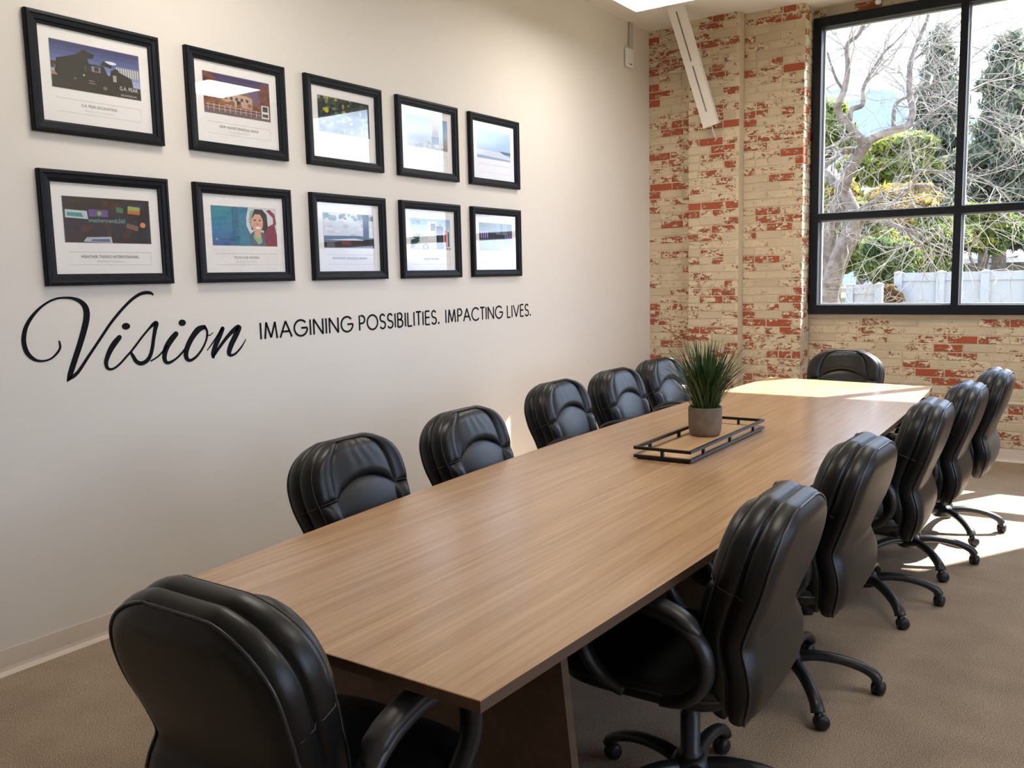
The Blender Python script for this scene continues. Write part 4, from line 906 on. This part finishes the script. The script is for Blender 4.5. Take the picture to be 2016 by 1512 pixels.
def leafy(name, label, px, py, y, rx, rz, n, size, cols, seed, nclump=14, cat='tree'):
    c = at(px, py, 1, y); d = (c - CAM).dot(FW) / FPX; RX, RZ = rx * d, rz * d
    t = thing(name, label, cat, (c.x, y, .2)); q = random.Random(seed); cl = []
    for _ in range(nclump):
        while True:
            v = Vector((q.uniform(-1, 1), q.uniform(-1, 1), q.uniform(-1, 1)))
            if v.length < 1: break
        cl.append((c + Vector((v.x * RX * .75, v.y * RX * .5, v.z * RZ * .75)), Vector((RX * q.uniform(.28, .45), RX * .3, RZ * q.uniform(.25, .42)))))
    foliage(t, cl, n, size, cols, seed)
    bm = bmesh.new(); tube(bm, [(0, 0, -.3), (.05, 0, (c.z - .2) * .6), (0, 0, c.z - .2 + RZ * .5)], [.10, .07, .03], 8)
    for k in range(4):
        e = cl[k][0] - t.location; tube(bm, [(0, 0, max(.1, (c.z - .2) * .5)), tuple(e * .6 + Vector((0, 0, .1))), tuple(e)], [.04, .03, .01], 5)
    obj('trunk', bm, bark, t, True)
YG = [(.42, .44, .08), (.30, .36, .07), (.52, .48, .12), (.22, .30, .08)]; GR = [(.13, .22, .06), (.20, .30, .08), (.08, .15, .05), (.30, .36, .10)]; OR = [(.62, .30, .10), (.66, .46, .10), (.55, .40, .12), (.48, .42, .10)]; DK = [(.16, .20, .14), (.22, .26, .17), (.12, .15, .11), (.32, .35, .22)]
leafy('hedge_shrub', 'dense green shrub behind the short white fence section', 1745, 520, 15.8, 62, 62, 9000, .07, GR, 31, cat='shrub')
leafy('hedge_shrub', 'green yellow shrub growing behind the bare tree trunk', 1690, 470, 16.6, 70, 70, 9000, .08, GR + YG, 32, cat='shrub')
leafy('young_tree', 'yellow green young tree between the bare tree and the long fence', 1840, 470, 18.5, 70, 66, 9000, .09, YG, 33)
leafy('autumn_tree', 'orange and yellow autumn tree low behind the bare branches', 1790, 405, 21.0, 105, 46, 9000, .11, OR, 34)
leafy('yellow_tree', 'yellow green tree behind the twisting bare branches', 1770, 320, 24.0, 110, 62, 10000, .12, YG, 35)
leafy('side_tree', 'green tree behind the trunk at the brick side of the window', 1625, 270, 23.0, 70, 70, 7000, .12, GR + YG, 36)
leafy('fence_tree', 'yellow green tree overhanging the grey house roof', 1930, 440, 20.0, 80, 60, 8000, .10, YG + GR, 37)
leafy('leaf_litter_shrub', 'low rusty brown shrub between the two white fences', 1752, 580, 15.0, 24, 26, 1500, .05, [(.40, .22, .10), (.34, .24, .12)], 38, 8, cat='shrub')
for k_, (px_, py_) in enumerate(((1640, 480), (1730, 500), (1820, 490), (1900, 480))):
    leafy('far_tree', ['far hazy tree behind the bare trunk', 'far hazy tree behind the short white fence section', 'far hazy tree behind the gap between both fences', 'far hazy tree behind the grey house gable'][k_], px_, py_, 34.0 + 5.0 * (k_ % 2), 55, 62, 3500, .22, GR + YG, 50 + k_)
leafy('side_tree', 'yellow green tree low behind the bare tree fork', 1650, 390, 22.0, 60, 60, 6000, .11, YG + OR, 39)
def conifer(label, px, pt, pb, y, rad, n, seed):
    top = at(px, pt, 1, y); bot = at(px, pb, 1, y); t = thing('conifer', label, 'tree', (top.x, y, GZ)); q = random.Random(seed); cl = []; Hh = top.z - bot.z; d = (top - CAM).dot(FW) / FPX; RAD = rad * d
    for k in range(60):
        f = (k + .5) / 60; z = top.z - Hh * f; a = k * 2.4; rr_ = RAD * (.12 + .88 * f) * q.uniform(.5, 1)
        cl.append((Vector((top.x + rr_ * .55 * math.cos(a), y + rr_ * .55 * math.sin(a), z - rr_ * .12)), Vector((.12 + rr_ * .5 * abs(math.cos(a)) + .1, .12 + rr_ * .5 * abs(math.sin(a)) + .1, .14 + Hh * .022))))
    foliage(t, cl, n, .095, DK, seed, .6, 1.8)
    bm = bmesh.new(); tube(bm, [(0, 0, 0), (0, 0, top.z - GZ)], [.22, .03], 8); obj('trunk', bm, bark, t, True)
conifer('tall dark conifer rising behind the grey house', 1985, 75, 470, 26.0, 150, 17000, 41)
conifer('dark conifer half hidden behind the window mullion', 1850, 60, 440, 30.0, 120, 13000, 42)
